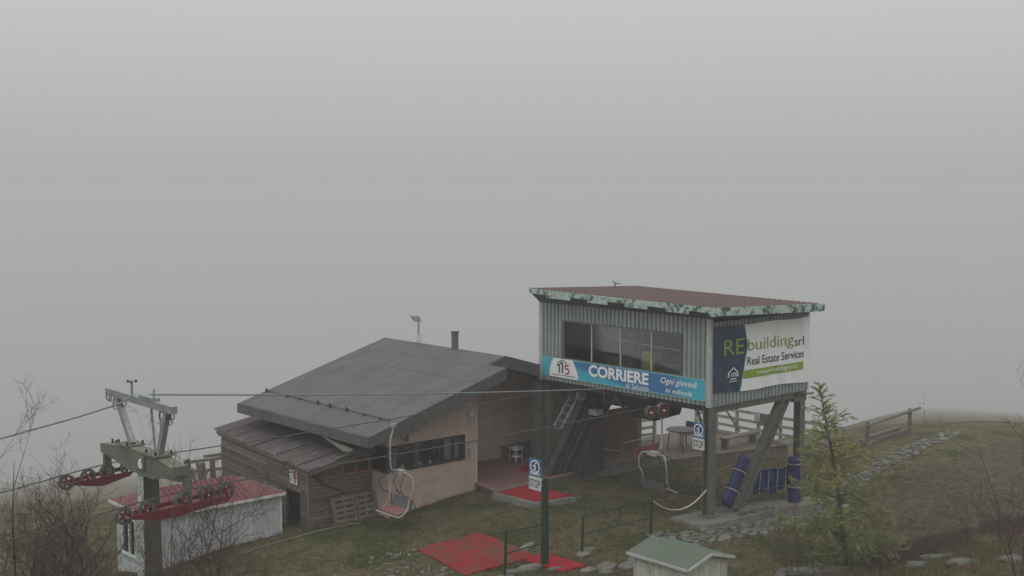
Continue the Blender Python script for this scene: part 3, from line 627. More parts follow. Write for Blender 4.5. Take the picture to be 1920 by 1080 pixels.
# step slab under the upper mat
mb = MB(); mb.hexa([(-3.45, 5.4, -.4), (-3.4, 3.7, -.4), (-1.65, 3.5, -.4), (-1.6, 5.6, -.4), (-3.3, 5.44, .075), (-3.25, 3.78, .06), (-1.7, 3.56, .05), (-1.7, 5.5, .075)])
o = mb.build('concrete_step', concrete); o['kind'] = 'structure'
def floor_mat(name, label, corners, mat, th=.015, nx=14, ragged=.03, lift=None, seed=0):
    rr = random.Random(seed); mb = MB(); vs = []; c = [Vector((x, y)) for x, y in corners]
    for j in range(nx + 1):
        for i in range(nx + 1):
            s_, t_ = i / nx, j / nx; p = c[0] * (1 - s_) * (1 - t_) + c[1] * s_ * (1 - t_) + c[2] * s_ * t_ + c[3] * (1 - s_) * t_
            if i in (0, nx) or j in (0, nx): p += Vector((rr.uniform(-1, 1), rr.uniform(-1, 1))) * ragged
            z = lift if lift is not None else gz(p.x, p.y) + .035 + .02 * math.sin(p.x * 3.1 + p.y * 2) * math.sin(p.y * 2.7) + rr.uniform(-.006, .008)
            vs.append((p.x, p.y, z + rr.uniform(0, .006)))
    fs = []; n1 = nx + 1
    for j in range(nx):
        for i in range(nx): q = j * n1 + i; fs.append((q, q + 1, q + n1 + 1, q + n1))
    edge = [i for i in range(n1)] + [j * n1 + nx for j in range(1, n1)] + [nx * n1 + i for i in range(nx - 1, -1, -1)] + [j * n1 for j in range(nx - 1, 0, -1)]
    nb = len(vs); vs += [(vs[i][0], vs[i][1], vs[i][2] - .06) for i in edge]
    for k in range(len(edge)): k2 = (k + 1) % len(edge); fs.append((edge[k2], edge[k], nb + k, nb + k2))
    mb.raw(vs, fs); org = (sum(p.x for p in c) / 4, sum(p.y for p in c) / 4, lift if lift is not None else gz(c[0].x, c[0].y))
    o = mb.build(name, mat, org=org, smooth=False); return setp(o, label, 'mat', 'red floor mats')
floor_mat('floor_mat', 'bright red mat on the concrete step in front of the patio', [(-3.12, 5.38), (-2.95, 3.9), (-1.72, 3.68), (-1.85, 5.46)], mat_red, lift=.085, seed=1)
floor_mat('floor_mat', 'large faded red mat worn into the grass', [(-7.95, 3.0), (-8.45, .40), (-6.3, .28), (-5.95, 2.95)], mat_faded, ragged=.022, nx=34, seed=2)
floor_mat('floor_mat', 'narrow bright red mat running past the foot of the green sign pole', [(-6.72, .26), (-6.68, -1.0), (-5.95, -1.12), (-5.98, .27)], mat_red, ragged=.015, nx=20, seed=3)

# ------------------------------------------------------------ green rails and rope barrier
FG = 'green tube rails beside the exit track'
def rail(label, posts, rails_, extra=()):
    a0 = posts[0]; t_ = thing('handrail', label, 'handrail', (a0[0], a0[1], gz(a0[0], a0[1])), FG)
    for (a_, b_, zt_) in posts: MB().tube([(a_, b_, gz(a_, b_) - .15), (a_ + .05, b_, zt_)], .035, 8).build('post', green_paint, t_)
    for (p, q) in rails_: MB().tube([p, q], .022, 8).build('rail', green_paint, t_)
    for (p, q) in extra: MB().tube([p, q], .018, 8).build('baluster', green_paint, t_)
    return t_
rail('short green tube rail joined to the green sign pole', [(-7.84, -.3, .98)], [((-7.8, -.3, .98), (-6.64, -.3, .93)), ((-7.81, -.3, .46), (-6.64, -.3, .47))])
rail('longer green tube rail of two posts beyond the narrow red mat', [(-5.28, -.3, .89), (-2.74, -.3, .86)], [((-5.23, -.3, .89), (-2.66, -.3, .87)), ((-5.26, -.3, .44), (-2.69, -.3, .41))], [((-3.9, -.3, .88), (-3.94, -.3, .43))])
pts = [(-2.68, -.3, .86)]
for k in range(1, 13):
    t_ = k / 12; pts.append((-2.68 + 2.55 * t_, -.3 + .28 * t_, .86 * (1 - t_) + .66 * t_ - .42 * 4 * t_ * (1 - t_) * .95))
o = MB().tube(pts, .022, 6).build('barrier_rope', rope_tan, org=(-2.68, -.3, .86)); setp(o, 'pale rope sagging from the green rail to the front station post', 'rope')
for (a_, b_) in ((-7.84, -.3), (-5.28, -.3), (-2.74, -.3)):   # stones bedding the posts
    for k in range(5):
        r_ = random.Random(int(a_ * 100) + k); x = a_ + r_.uniform(-.3, .3); y = b_ + r_.uniform(-.2, .2)

# blue padding on the right frame
def pad(name, label, pts, r, straps, sq=.8):
    t_ = thing(name, label, 'crash pad', pts[0], 'blue crash padding on the station legs')
    mb = MB(); n = 14; vs = []; fs = []; rr = random.Random(len(label)); P = [Vector(p) for p in pts]
    m_ = 14
    for i in range(m_ + 1):
        s_ = i / m_ * (len(P) - 1); k = min(int(s_), len(P) - 2); c = P[k].lerp(P[k + 1], s_ - k); d = (P[k + 1] - P[k]).normalized()
        x = d.cross(Vector((0, 1, 0))).normalized(); y = d.cross(x)
        ef = 1.0 if 0 < i < m_ else .9
        for j in range(n):
            t2 = 2 * math.pi * j / n; rr_ = r * ef * (1 + .07 * math.sin(3 * t2 + i) + rr.uniform(-.05, .05)); vs.append(c + x * math.cos(t2) * rr_ + y * math.sin(t2) * rr_ * sq)
    for i in range(m_):
        for j in range(n): fs.append((i * n + j, i * n + (j + 1) % n, (i + 1) * n + (j + 1) % n, (i + 1) * n + j))
    fs += [tuple(range(n))[::-1], tuple(m_ * n + j for j in range(n))]
    mb.raw(vs, fs).build('padding', tarp, t_, smooth=True)
    for s_ in straps:
        c = P[0].lerp(P[-1], s_); d = (P[-1] - P[0]).normalized(); MB().ring(c, d, r * .96, r * 1.045, .02, 18).build('strap', strap_w, t_)
    return t_
pad('crash_pad', 'blue padding strapped along the underside of the diagonal brace', [(.86, .06, .03), (1.72, .06, 1.34)], .22, (.3, .68), .55)
pad('crash_pad', 'blue padding wrapped around the far right post', [(4.16, .1, -.44), (4.14, .1, .98)], .2, (.35, .85), .9)
t_ = thing('crash_pad', 'blue quilted sheet hung between the diagonal brace and the far right post', 'crash pad', (3.2, .2, .0), 'blue crash padding on the station legs')
mb = MB(); vs = []; fs = []; nx = 24
for j in range(9):
    for i in range(nx + 1):
        s_ = i / nx; v_ = j / 8; a_ = 2.35 + s_ * 1.75 - .1 * v_; zt_ = .78 - .16 * s_; zb = .05 - .1 * s_ + .05 * math.sin(s_ * 9)
        vs.append((a_, .22 + .03 * math.sin(s_ * 20 + v_ * 2), zt_ * v_ + zb * (1 - v_)))
for j in range(8):
    for i in range(nx): q = j * (nx + 1) + i; fs.append((q, q + 1, q + nx + 2, q + nx + 1))
mb.raw(vs, fs).build('sheet', tarp, t_, smooth=True)
for s_ in (.14, .38, .62, .86): MB().bar((2.35 + 1.75 * s_ - .05, .17, .08 - .1 * s_), (2.35 + 1.75 * s_, .17, .76 - .16 * s_), .014, .014).build('seam_cord', strap_w, t_)
MB().tube([(2.2, .15, .82), (4.6, .15, .62)], .018, 6).build('top_rail', green_paint, t_); MB().tube([(2.0, .14, .22), (4.7, .14, .1)], .018, 6).build('lower_rail', green_paint, t_)

# ------------------------------------------------------------ house
HS = thing('house', 'low pink rendered house with a broad grey pitched roof and ribbon window', 'house', (-3.4, 9.5, -.3))
SL = .2886
def hz(a): return 2.25 + SL * (a + 7.43)
CA, CB = -6.24, 6.64      # front left corner
WA0, WA1, WZa, WZb = -6.16, -3.37, .90, 1.68
def quadprism(lst, y0, y1, name, mat, par): return MB().prism([(a, y0, z) for a, z in lst], (0, y1 - y0, 0)).build(name, mat, par)
quadprism([(CA, -.9), (-2.93, -.9), (-2.93, WZa), (CA, WZa)], CB, CB + .25, 'wall', pink, HS)
quadprism([(WA1, WZa), (-2.93, WZa), (-2.93, WZb), (WA1, WZb)], CB, CB + .25, 'wall', pink, HS)
quadprism([(CA, WZb), (-2.93, WZb), (-2.93, hz(-2.93) - .3), (CA, hz(CA) - .3)], CB, CB + .25, 'wall', pink, HS)
MB().box((CA, CB + .25, -.9), (CA + .25, 13.0, WZa)).build('wall', pink, HS); MB().box((CA, CB + .85, WZa), (CA + .25, 13.0, 2.2)).build('wall', pink, HS)
MB().box((CA, CB + .25, WZb), (CA + .25, CB + .85, 2.2)).build('wall', pink, HS)
MB().box((-3.18, CB + .25, -.9), (-2.93, 8.8, hz(-2.93) - .35)).build('wall', pink, HS)
quadprism([(-2.93, -.2), (4.3, -.2), (4.3, 2.05), (-1.73, 3.72), (-2.93, 3.4)], 8.8, 9.05, 'wall', pink, HS)
MB().box((4.05, 9.05, -.9), (4.3, 13.0, 2.05)).build('wall', pink, HS)
quadprism([(CA, -1.2), (4.3, -1.2), (4.3, 2.05), (-1.73, 3.7), (CA, 2.2)], 12.8, 13.0, 'wall', pink, HS)
# dim room behind the ribbon window
MB().box((CA + .3, CB + 2.4, .0), (-3.2, CB + 2.45, 2.3)).build('room_partition', room_dark, HS); MB().box((CA + .26, CB + .26, .15), (-3.2, CB + 2.4, .2)).build('room_floor', room_floor, HS)
MB().box((CA + .26, CB + .26, 2.0), (-3.2, CB + 2.4, 2.03)).build('room_ceiling', room_dark, HS)
HWF = MB(); fr = .05
for lo, hi in (((WA0, CB - .02, WZa), (WA1, CB + .08, WZa + fr)), ((WA0, CB - .02, WZb - fr), (WA1, CB + .08, WZb)), ((WA1 - fr, CB - .02, WZa + fr), (WA1, CB + .08, WZb - fr)),
               ((CA - .02, CB - .02, WZa), (CA + .08, CB + .08, WZb)), ((CA - .02, CB + .08, WZa), (CA + .06, CB + .85, WZa + fr)), ((CA - .02, CB + .08, WZb - fr), (CA + .06, CB + .85, WZb)), ((CA - .02, CB + .8, WZa + fr), (CA + .06, CB + .85, WZb - fr))): HWF.box(lo, hi)
HWF = HWF.build('window_frame', steel_dark, HS)
xs = [CA + .08, -5.3, -4.35, WA1 - fr]
for i in range(3): MB().box((xs[i] + .015, CB + .03, WZa + fr), (xs[i + 1] - .015, CB + .038, WZb - fr)).build('pane', GL, HWF)
for i in (1, 2): MB().box((xs[i] - .015, CB + .01, WZa + fr), (xs[i] + .015, CB + .06, WZb - fr)).build('mullion', steel_dark, HWF)
MB().box((CA + .02, CB + .08, WZa + fr), (CA + .028, CB + .8, WZb - fr)).build('pane', GL, HWF)
for a_, w_ in ((-5.9, .12), (-5.05, .1), (-4.0, .25), (-3.62, .16)):
    mb = MB(); n_ = 8
    for i in range(n_): mb.poly([(a_ + w_ * i / n_, CB + .2 + .03 * (i % 2), .95), (a_ + w_ * (i + 1) / n_, CB + .2 + .03 * ((i + 1) % 2), .95), (a_ + w_ * (i + 1) / n_, CB + .2 + .03 * ((i + 1) % 2), 1.66), (a_ + w_ * i / n_, CB + .2 + .03 * (i % 2), 1.66)])
    mb.build('curtain', curtain, HS)
for a_ in (-5.6, -5.2, -4.95, -4.6): MB().tube([(a_, CB + .15, .94), (a_, CB + .15, 1.0), (a_ + .01, CB + .15, 1.06)], [.05, .04, .012], 8).build('window_ornament', white_paint, HS)
# roof: left slope (front part lower), ridge, right slope
th_ = .10
def slab(pts, th, name, mat, par): return MB().hexa([(x, y, z - th) for x, y, z in pts] + list(pts)).build(name, mat, par)
HR = MB(); gr = [(-7.43, 5.8), (-2.44, 5.8), (-2.44, 6.67), (-7.43, 6.67)]; HR.hexa([(a, b, hz(a) - th_) for a, b in gr] + [(a, b, hz(a)) for a, b in gr])
gr = [(-7.43, 6.67), (-1.73, 6.67), (-1.73, 13.05), (-7.43, 13.05)]; HR.hexa([(a, b, hz(a) - th_) for a, b in gr] + [(a, b, hz(a)) for a, b in gr])
HRo = HR.build('roof', roof_grey, HS)
for k_i in range(6):   # overlapping felt strips laid along the eave
    ca = -7.4 + .95 * k_i; cb = min(ca + .97, -1.75); f0_ = 5.82 if cb < -2.45 else 6.69
    MB().hexa([(ca, f0_, hz(ca) + .0), (cb, f0_, hz(cb) + .0), (cb, 13.03, hz(cb) + .0), (ca, 13.03, hz(ca) + .0), (ca, f0_, hz(ca) + .008), (cb, f0_, hz(cb) + .003), (cb, 13.03, hz(cb) + .003), (ca, 13.03, hz(ca) + .008)]).build('felt_strip', roof_grey if k_i % 2 else roof_grey2, HRo)
rzr = hz(-1.73)
for gr in ([(-1.73, 6.67), (-.3, 6.67), (-.3, 7.2), (-1.73, 7.2)], [(-1.73, 7.2), (4.45, 7.2), (4.45, 13.05), (-1.73, 13.05)]):
    MB().hexa([(a, b, rzr - .285 * (a + 1.73) - th_) for a, b in gr] + [(a, b, rzr - .285 * (a + 1.73) - .002) for a, b in gr]).build('roof_slope', roof_grey, HRo)
# fascias
MB().prism([(-7.43, 5.78, hz(-7.43) - .32), (-7.43, 5.78, hz(-7.43) + .01), (-2.44, 5.78, hz(-2.44) + .01), (-2.44, 5.78, hz(-2.44) - .36)], (0, .05, 0)).build('rake_fascia', roof_edge, HRo)
MB().box((-2.46, 5.84, hz(-2.44) - .36), (-2.42, 6.66, hz(-2.44) - .003)).build('end_fascia', roof_edge, HRo)
MB().box((-7.48, 5.79, hz(-7.43) - .30), (-7.435, 13.06, hz(-7.43) - .004)).build('eave_fascia', roof_grey, HRo)
MB().prism([(-2.48, 6.64, hz(-2.48) - .05), (-1.73, 6.64, rzr + .01), (-.3, 6.64, rzr - .285 * 1.43 + .01), (-.3, 6.64, rzr - .285 * 1.43 - .37), (-1.73, 6.64, rzr - .37), (-2.42, 6.64, hz(-2.44) - .37)], (0, .05, 0)).build('gable_fascia', roof_edge, HRo)
# soffits
MB().poly([(-7.4, 5.84, hz(-7.4) - .30), (-2.47, 5.84, hz(-2.47) - .34), (-2.47, CB, hz(-2.47) - .34), (-7.4, CB, hz(-7.4) - .30)]).build('soffit', roof_edge, HRo)
MB().poly([(-7.4, CB, hz(-7.4) - .29), (CA, CB, hz(CA) - .30), (CA, 13, hz(CA) - .30), (-7.4, 13, hz(-7.4) - .29)]).build('soffit', ivory, HRo)
MB().poly([(-2.93, 6.7, hz(-2.93) - .36), (-1.73, 6.7, rzr - .36), (-1.73, 8.8, rzr - .36), (-2.93, 8.8, hz(-2.93) - .36)]).build('soffit', roof_edge, HRo)
MB().prism([(-.28, 7.18, rzr - .285 * 1.45), (4.45, 7.18, rzr - .285 * 6.18), (4.45, 7.18, rzr - .285 * 6.18 - .3), (-.28, 7.18, rzr - .285 * 1.45 - .37)], (0, .04, 0)).build('gable_fascia', roof_edge, HRo)
MB().poly([(-1.73, 6.7, rzr - .36), (-.3, 6.7, rzr - .36 - .285 * 1.43), (-.3, 8.8, rzr - .36 - .285 * 1.43), (-1.73, 8.8, rzr - .36)]).build('soffit', roof_edge, HRo)
MB().poly([(-.3, 7.23, rzr - .36 - .285 * 1.43), (4.4, 7.23, rzr - .30 - .285 * 6.13), (4.4, 8.8, rzr - .30 - .285 * 6.13), (-.3, 8.8, rzr - .36 - .285 * 1.43)]).build('soffit', roof_edge, HRo)
MB().prism([(-7.0, 8.9, 1.76), (-7.0, 7.2, 1.62), (-7.0, 7.45, 1.52), (-7.0, 7.75, 1.48)], (.03, 0, 0)).build('eave_infill_panel', ivory, HS)
# snow guards along the eave
gb_ = [12.9, 11.6, 10.9, 9.85, 9.2, 8.3, 7.4, 6.6]
for i, b_ in enumerate(gb_):
    a_ = -6.5; z = hz(a_); MB().prism([(a_ - .05, b_ - .015, z - .01), (a_ + .11, b_ - .015, z + .02), (a_ - .02, b_ - .015, z + (.14 if i in (0, 3, 4, 5) else .08))], (0, .03, 0)).build('snow_guard', steel_dark, HRo)
MB().tube([(-6.5, 12.9, hz(-6.5) + .05), (-6.5, 6.1, hz(-6.5) + .04)], .012, 6).build('snow_guard_wire', steel_dark, HRo)
CHM = MB().box((-1.88, 9.0, 3.5), (-1.70, 9.14, 4.42)).build('chimney', concrete, HRo); MB().box((-1.90, 8.98, 4.42), (-1.68, 9.16, 4.46)).build('chimney_cap', roof_edge, HRo)
# gadgets on the pink wall
for (a_, z_) in ((-3.23, 2.28), (-5.35, 2.13)):
    c_ = MB().tube([(a_, CB, z_), (a_, CB - .1, z_), (a_ + .04, CB - .22, z_ - .05)], [.05, .07, .06], 10).build('security_camera', white_paint, HS)
    MB().cyl((a_ + .045, CB - .225, z_ - .055), (.04, -.12, -.05), .035, .02, 10).build('lens', black_ink, c_)
MB().box((-5.56, CB - .12, 1.76), (-5.42, CB, 1.96)).build('wall_lamp', white_panel, HS); MB().tube([(-5.85, CB - .1, 1.98), (-5.7, CB - .05, 1.84), (-5.5, CB - .02, 1.8)], .012, 6).build('lamp_cable', steel_dark, HS)
for z_ in (.98, 1.12, 1.32): MB().box((-3.27, CB - .05, z_), (-3.2, CB, z_ + .1)).build('switch_box', steel_grey, HS)
MB().box((-2.95, CB - .02, -.2), (-2.9, CB + .02, 2.75)).build('corner_bead', clad_trim, HS)
FL = thing('floodlight', 'small floodlight and dish on a thin pole above the grey roof ridge', 'floodlight', (-1.5, 11.4, rzr - .3))
MB().tube([(-1.5, 11.4, rzr - .35), (-1.5, 11.4, rzr + .75)], .03, 8).build('pole', steel_grey, FL)
MB().hexa([(-1.62, 11.42, rzr + .68), (-1.45, 11.3, rzr + .68), (-1.45, 11.42, rzr + .70), (-1.62, 11.54, rzr + .70), (-1.7, 11.5, rzr + .86), (-1.5, 11.34, rzr + .86), (-1.48, 11.5, rzr + .9), (-1.68, 11.64, rzr + .9)]).build('lamp_head', steel_grey, FL)
MB().tube([(-1.52, 11.28, rzr + .12), (-1.55, 11.24, rzr + .12), (-1.6, 11.2, rzr + .12)], [.04, .1, .13], 12).build('dish', white_paint, FL)

# ------------------------------------------------------------ wooden hut beside the house
HT = thing('wooden_hut', 'weathered wooden hut with a rusty corrugated lean-to roof beside the house', 'hut', (-7.4, 9.5, -.5))
HA, HB = -8.31, 7.44; FA, FB_ = -7.75, 13.6     # near and far left corners
def hroof(a, b): return 1.2 + .16 * (a - (HA + (FA - HA) * (b - HB) / (FB_ - HB))) + .02 * (b - HB)
rr = random.Random(11)
# right (front) wall of horizontal boards
MB().box((HA + .05, HB + .03, -1.0), (-6.26, HB + .06, 1.15)).build('backing', steel_dark, HT)
z = -.9
while z < 1.28:
    h = .125
    a1 = -6.27; a0 = HA; zt_ = z + h - .016
    segs = [(a0, a1)]
    if z > .84 and z < 1.24: segs = [(a0, -7.26), (-6.32, a1)]
    for (s0, s1) in segs:
        if z + h > 1.2: s0 = max(s0, HA + (z + h - 1.2) / .16)
        if s1 - s0 < .04: continue
        d = rr.uniform(0, .02); t1 = rr.uniform(-.008, .008)
        MB().hexa([(s0, HB - .01 - d, z), (s1, HB - .01 - d, z + t1), (s1, HB + .03, z + t1), (s0, HB + .03, z), (s0, HB - .025 - d, zt_), (s1, HB - .025 - d, zt_ + t1), (s1, HB + .03, zt_ + t1), (s0, HB + .03, zt_)]).build('board', rr.choice((wood_grey, wood_grey, wood_dark, wood_pale)), HT)
    z += h
HWn = MB()
for lo, hi in (((-7.28, HB - .05, .86), (-6.30, HB + .05, .92)), ((-7.28, HB - .05, 1.2), (-6.30, HB + .05, 1.27)), ((-7.28, HB - .05, .92), (-7.21, HB + .05, 1.2)), ((-6.37, HB - .05, .92), (-6.30, HB + .05, 1.2)), ((-6.83, HB - .05, .92), (-6.76, HB + .05, 1.2))): HWn.box(lo, hi)
HWn = HWn.build('window_frame', wood_orange, HT)
for p, q in ((-7.21, -6.83), (-6.76, -6.37)): MB().box((p, HB + .0, .92), (q, HB + .008, 1.2)).build('pane', GL, HWn)
# left wall (faces down the lift line) of boards, with a dark doorway near the front corner
def LW(s, z, d=0): return (HA + (FA - HA) * s - d, HB + (FB_ - HB) * s, z)
z = -1.3; dw0, dw1 = .085, .235
while z < 1.35:
    h = .125
    segs = [(0, 1)] if z > .42 else [(0, dw0), (dw1, 1)]
    for (s0, s1) in segs:
        cuts = [s0, s1] if s1 - s0 < .3 else [s0, s0 + (s1 - s0) * rr.uniform(.3, .7), s1]
        for c0, c1 in zip(cuts[:-1], cuts[1:]):
            d = rr.uniform(.0, .018); top_ = min(z + h - .016, hroof(*LW(c0, 0)[:2]) - .02)
            if top_ < z + .03: continue
            c1_ = c1 - .0015
            MB().hexa([LW(c0, z, .02 + d), LW(c0, z, -.02), LW(c1_, z, -.02), LW(c1_, z, .02 + d), LW(c0, top_, .035 + d), LW(c0, top_, -.02), LW(c1_, top_, -.02), LW(c1_, top_, .035 + d)]).build('board', rr.choice((wood_grey, wood_grey, wood_dark, wood_pale)), HT)
    z += h
MB().hexa([LW(0, -1.2, .07), LW(0, -1.2, -.03), LW(.016, -1.2, -.03), LW(.016, -1.2, .07), LW(0, 1.15, .07), LW(0, 1.15, -.03), LW(.016, 1.15, -.03), LW(.016, 1.15, .07)]).build('corner_post', wood_greyv, HT)
for s in (dw0 - .012, dw1): MB().hexa([LW(s, -1.3, .06), LW(s, -1.3, -.03), LW(s + .012, -1.3, -.03), LW(s + .012, -1.3, .06), LW(s, .46, .06), LW(s, .46, -.03), LW(s + .012, .46, -.03), LW(s + .012, .46, .06)]).build('door_jamb', wood_greyv, HT)
MB().hexa([LW(dw0 - .02, .44, .08), LW(dw0 - .02, .44, -.03), LW(dw1 + .02, .44, -.03), LW(dw1 + .02, .44, .08), LW(dw0 - .02, .54, .08), LW(dw0 - .02, .54, -.03), LW(dw1 + .02, .54, -.03), LW(dw1 + .02, .54, .08)]).build('door_lintel', wood_grey, HT)
MB().box((-7.2, HB + .3, -1.2), (-7.15, 13.0, 1.3)).build('inner_partition', wood_grey, HT); MB().box((-8.2, HB + .1, -.75), (-7.2, 12.5, -.7)).build('earth_floor', room_floor, HT)
# small poster
pz = MB().hexa([LW(.11, .62, .075), LW(.11, .62, .06), LW(.19, .62, .06), LW(.19, .62, .075), LW(.11, 1.02, .075), LW(.11, 1.02, .06), LW(.19, 1.02, .06), LW(.19, 1.02, .075)]).build('notice_board', white_paint, HT)
MB().poly([LW(.115, .80, .08), LW(.115, 1.0, .08), LW(.15, 1.0, .08), LW(.15, .80, .08)]).build('print_block', M('ochre_print', (.35, .12, .05), None, 6, .7), pz)
MB().poly([LW(.128, .66, .081), LW(.128, .84, .081), LW(.142, .84, .081), LW(.142, .66, .081)]).build('print_block', green_ink, pz)
# corrugated lean-to roof in sheets
nsh = 9
for i in range(nsh):
    b0 = 7.1 + (13.75 - 7.1) * i / nsh; b1 = 7.1 + (13.75 - 7.1) * (i + 1) / nsh + .03; mb = MB(); nn = 16; lift = .012 * (i % 2) + rr.uniform(0, .015); ex = rr.uniform(-.06, .04)
    row = []
    for j in range(nn + 1):
        b_ = b0 + (b1 - b0) * j / nn; e_ = (.045 if j % 4 == 0 else (.012 if j % 4 in (1, 3) else 0)) + lift
        s_ = (b_ - HB) / (FB_ - HB); al = HA + (FA - HA) * s_ - .22 + ex
        row.append(((al, b_, hroof(al, b_) + .05 + e_), (-6.3, b_, hroof(-6.3, b_) + .05 + e_)))
    for (p0, q0), (p1, q1) in zip(row[:-1], row[1:]): mb.poly([p0, q0, q1, p1])
    mb.build('roof_sheet', rust_roof if i % 3 else rust_roof2, HT)
for b_ in (7.16, 13.5): MB().bar((HA - .1 + (b_ > 10) * .5, b_, hroof(HA, b_) + .0), (-6.3, b_, hroof(-6.3, b_) - .0), .06, .12).build('roof_beam', wood_grey, HT)
MB().bar((HA - .17, 7.1, hroof(HA - .17, 7.1) + .0), (FA - .17, 13.6, hroof(FA - .17, 13.6) + .0), .04, .09).build('gutter_board', wood_grey, HT)
for i, (b_, L_) in enumerate(((7.2, .5), (7.25, .45), (7.45, .35))): MB().hexa([(-7.6 + i * .42, b_, hroof(-7.6 + i * .42, b_) + .085), (-7.6 + i * .42 + L_, b_, hroof(-7.6 + i * .42 + L_, b_) + .085), (-7.6 + i * .42 + L_, b_ + .14, hroof(-7.6 + i * .42 + L_, b_) + .085), (-7.6 + i * .42, b_ + .14, hroof(-7.6 + i * .42, b_) + .085),
    (-7.6 + i * .42, b_, hroof(-7.6 + i * .42, b_) + .13), (-7.6 + i * .42 + L_, b_, hroof(-7.6 + i * .42 + L_, b_) + .13), (-7.6 + i * .42 + L_, b_ + .14, hroof(-7.6 + i * .42 + L_, b_) + .13), (-7.6 + i * .42, b_ + .14, hroof(-7.6 + i * .42, b_) + .13)]).build('roof_weight_slab', concrete, HT)
MB().tube([(HA + .1, HB - .05, 1.02), (HA + .35, HB - .06, .78), (-7.2, HB - .06, .38)], .03, 6).build('sagging_pipe', steel_dark, HT)
# pallets leaning on the hut
def pallet(label, a0, a1, tilt, zb):
    p = thing('pallet', label, 'pallet', ((a0 + a1) / 2, 7.1, zb), 'pallets leaning on the wooden hut')
    for k in range(5):
        z = zb + .03 + k * .15; y = 7.02 + tilt * (z - zb)
        MB().hexa([(a0, y, z), (a1, y, z), (a1, y + .025, z), (a0, y + .025, z), (a0, y + .02, z + .1), (a1, y + .02, z + .1), (a1, y + .045, z + .1), (a0, y + .045, z + .1)]).build('slat', wood_grey, p)
    for a_ in (a0 + .03, (a0 + a1) / 2, a1 - .03): MB().bar((a_, 7.06, zb), (a_, 7.06 + tilt * .75, zb + .74), .07, .07, (1, 0, 0)).build('bearer', wood_greyv, p)
pallet('grey pallet leaning on the hut wall nearest its corner', -7.75, -7.0, .28, gz(-7.4, 7.0)); pallet('grey pallet leaning on the hut wall beside the pink house', -6.95, -6.3, .28, gz(-6.6, 7.0))

# ------------------------------------------------------------ white shed with red roof
SHD = thing('shed', 'white panelled shed with a red hipped roof behind the lift tower', 'shed', (-10.9, 9.0, -1.0))
SA0, SA1, SB0, SB1, SE = -12.8, -9.0, 7.9, 10.15, .60
n_ = 4
for i in range(n_):
    a0 = SA0 + (SA1 - SA0) * i / n_; a1 = SA0 + (SA1 - SA0) * (i + 1) / n_
    MB().box((a0 + .012, SB0, -2.2), (a1 - .012, SB0 + .05, SE)).build('wall_panel', white_panel, SHD)
    MB().box((a1 - .03, SB0 - .02, -2.2), (a1 + .03, SB0 - .003, SE - .1)).build('batten', white_paint, SHD)
MB().box((SA0, SB0 - .025, SE - .1), (SA1, SB0 - .003, SE + .0)).build('eave_board', white_paint, SHD)
MB().box((SA1 - .05, SB0 + .05, -2.2), (SA1, SB1, SE)).build('wall_panel', white_panel, SHD); MB().box((SA0, SB1 - .05, -2.6), (SA1, SB1, SE)).build('wall_panel', white_panel, SHD)
wb0, wb1, wz0, wz1 = 8.95, 9.72, -.72, .22
MB().box((SA0, SB0, -2.6), (SA0 + .05, SB1, wz0)).build('wall_panel', white_panel, SHD); MB().box((SA0, SB0, wz1), (SA0 + .05, SB1, SE)).build('wall_panel', white_panel, SHD)
MB().box((SA0, SB0, wz0), (SA0 + .05, wb0, wz1)).build('wall_panel', white_panel, SHD); MB().box((SA0, wb1, wz0), (SA0 + .05, SB1, wz1)).build('wall_panel', white_panel, SHD)
wfm = MB()
for lo, hi in (((SA0 - .04, wb0 - .05, wz0 - .06), (SA0 + .06, wb1 + .05, wz0)), ((SA0 - .03, wb0 - .05, wz1), (SA0 + .06, wb1 + .05, wz1 + .05)), ((SA0 - .03, wb0 - .05, wz0), (SA0 + .06, wb0, wz1)), ((SA0 - .03, wb1, wz0), (SA0 + .06, wb1 + .05, wz1)), ((SA0 - .02, 9.30, wz0), (SA0 + .05, 9.36, wz1))): wfm.box(lo, hi)
wfo = wfm.build('window_frame', M('mint_white_frame', (.62, .74, .69), (.5, .62, .57), 6, .6), SHD)
MB().box((SA0 + .02, wb0, wz0), (SA0 + .028, 9.30, wz1)).build('pane', GL, wfo); MB().box((SA0 + .02, 9.36, wz0), (SA0 + .028, wb1, wz1)).build('pane', GL, wfo)
MB().box((SA0 + .4, 8.0, -2.0), (SA0 + .45, 10.0, .5)).build('room_partition', room_dark, SHD); MB().box((SA0 + .12, 8.85, -.8), (SA0 + .3, 9.15, -.3)).build('window_notice', white_paint, SHD)
o_ = .14; e0, e1, f0, f1 = SA0 - o_, SA1 + .08, SB0 - o_, SB1 + o_; rid = 1.02; r0, r1, rb = SA0 + .8, SA1 - .95, 9.0
mb = MB(); A_, B_, C_, D_ = (e0, f0, SE), (e1, f0, SE), (e1, f1, SE), (e0, f1, SE); P_, Q_ = (r0, rb, rid), (r1, rb, rid)
mb.poly([A_, B_, Q_, P_]); mb.poly([B_, C_, Q_]); mb.poly([C_, D_, P_, Q_]); mb.poly([D_, A_, P_]); mb.poly([D_, C_, B_, A_])
SR = mb.build('roof', roof_crimson, SHD)
for i in range(14):   # standing seams on the front slope
    a_ = e0 + .9 + (e1 - e0 - 1.9) * i / 13; MB().bar((a_, f0 + .01, SE + .012), (a_, rb, rid + .012), .025, .02).build('roof_seam', roof_crimson, SR)
mb = MB()
for p, q in ((A_, B_), (A_, D_), (B_, C_)): mb.bar((p[0], p[1], p[2] - .04), (q[0], q[1], q[2] - .04), .03, .075)
mb.build('fascia', white_paint, SR)

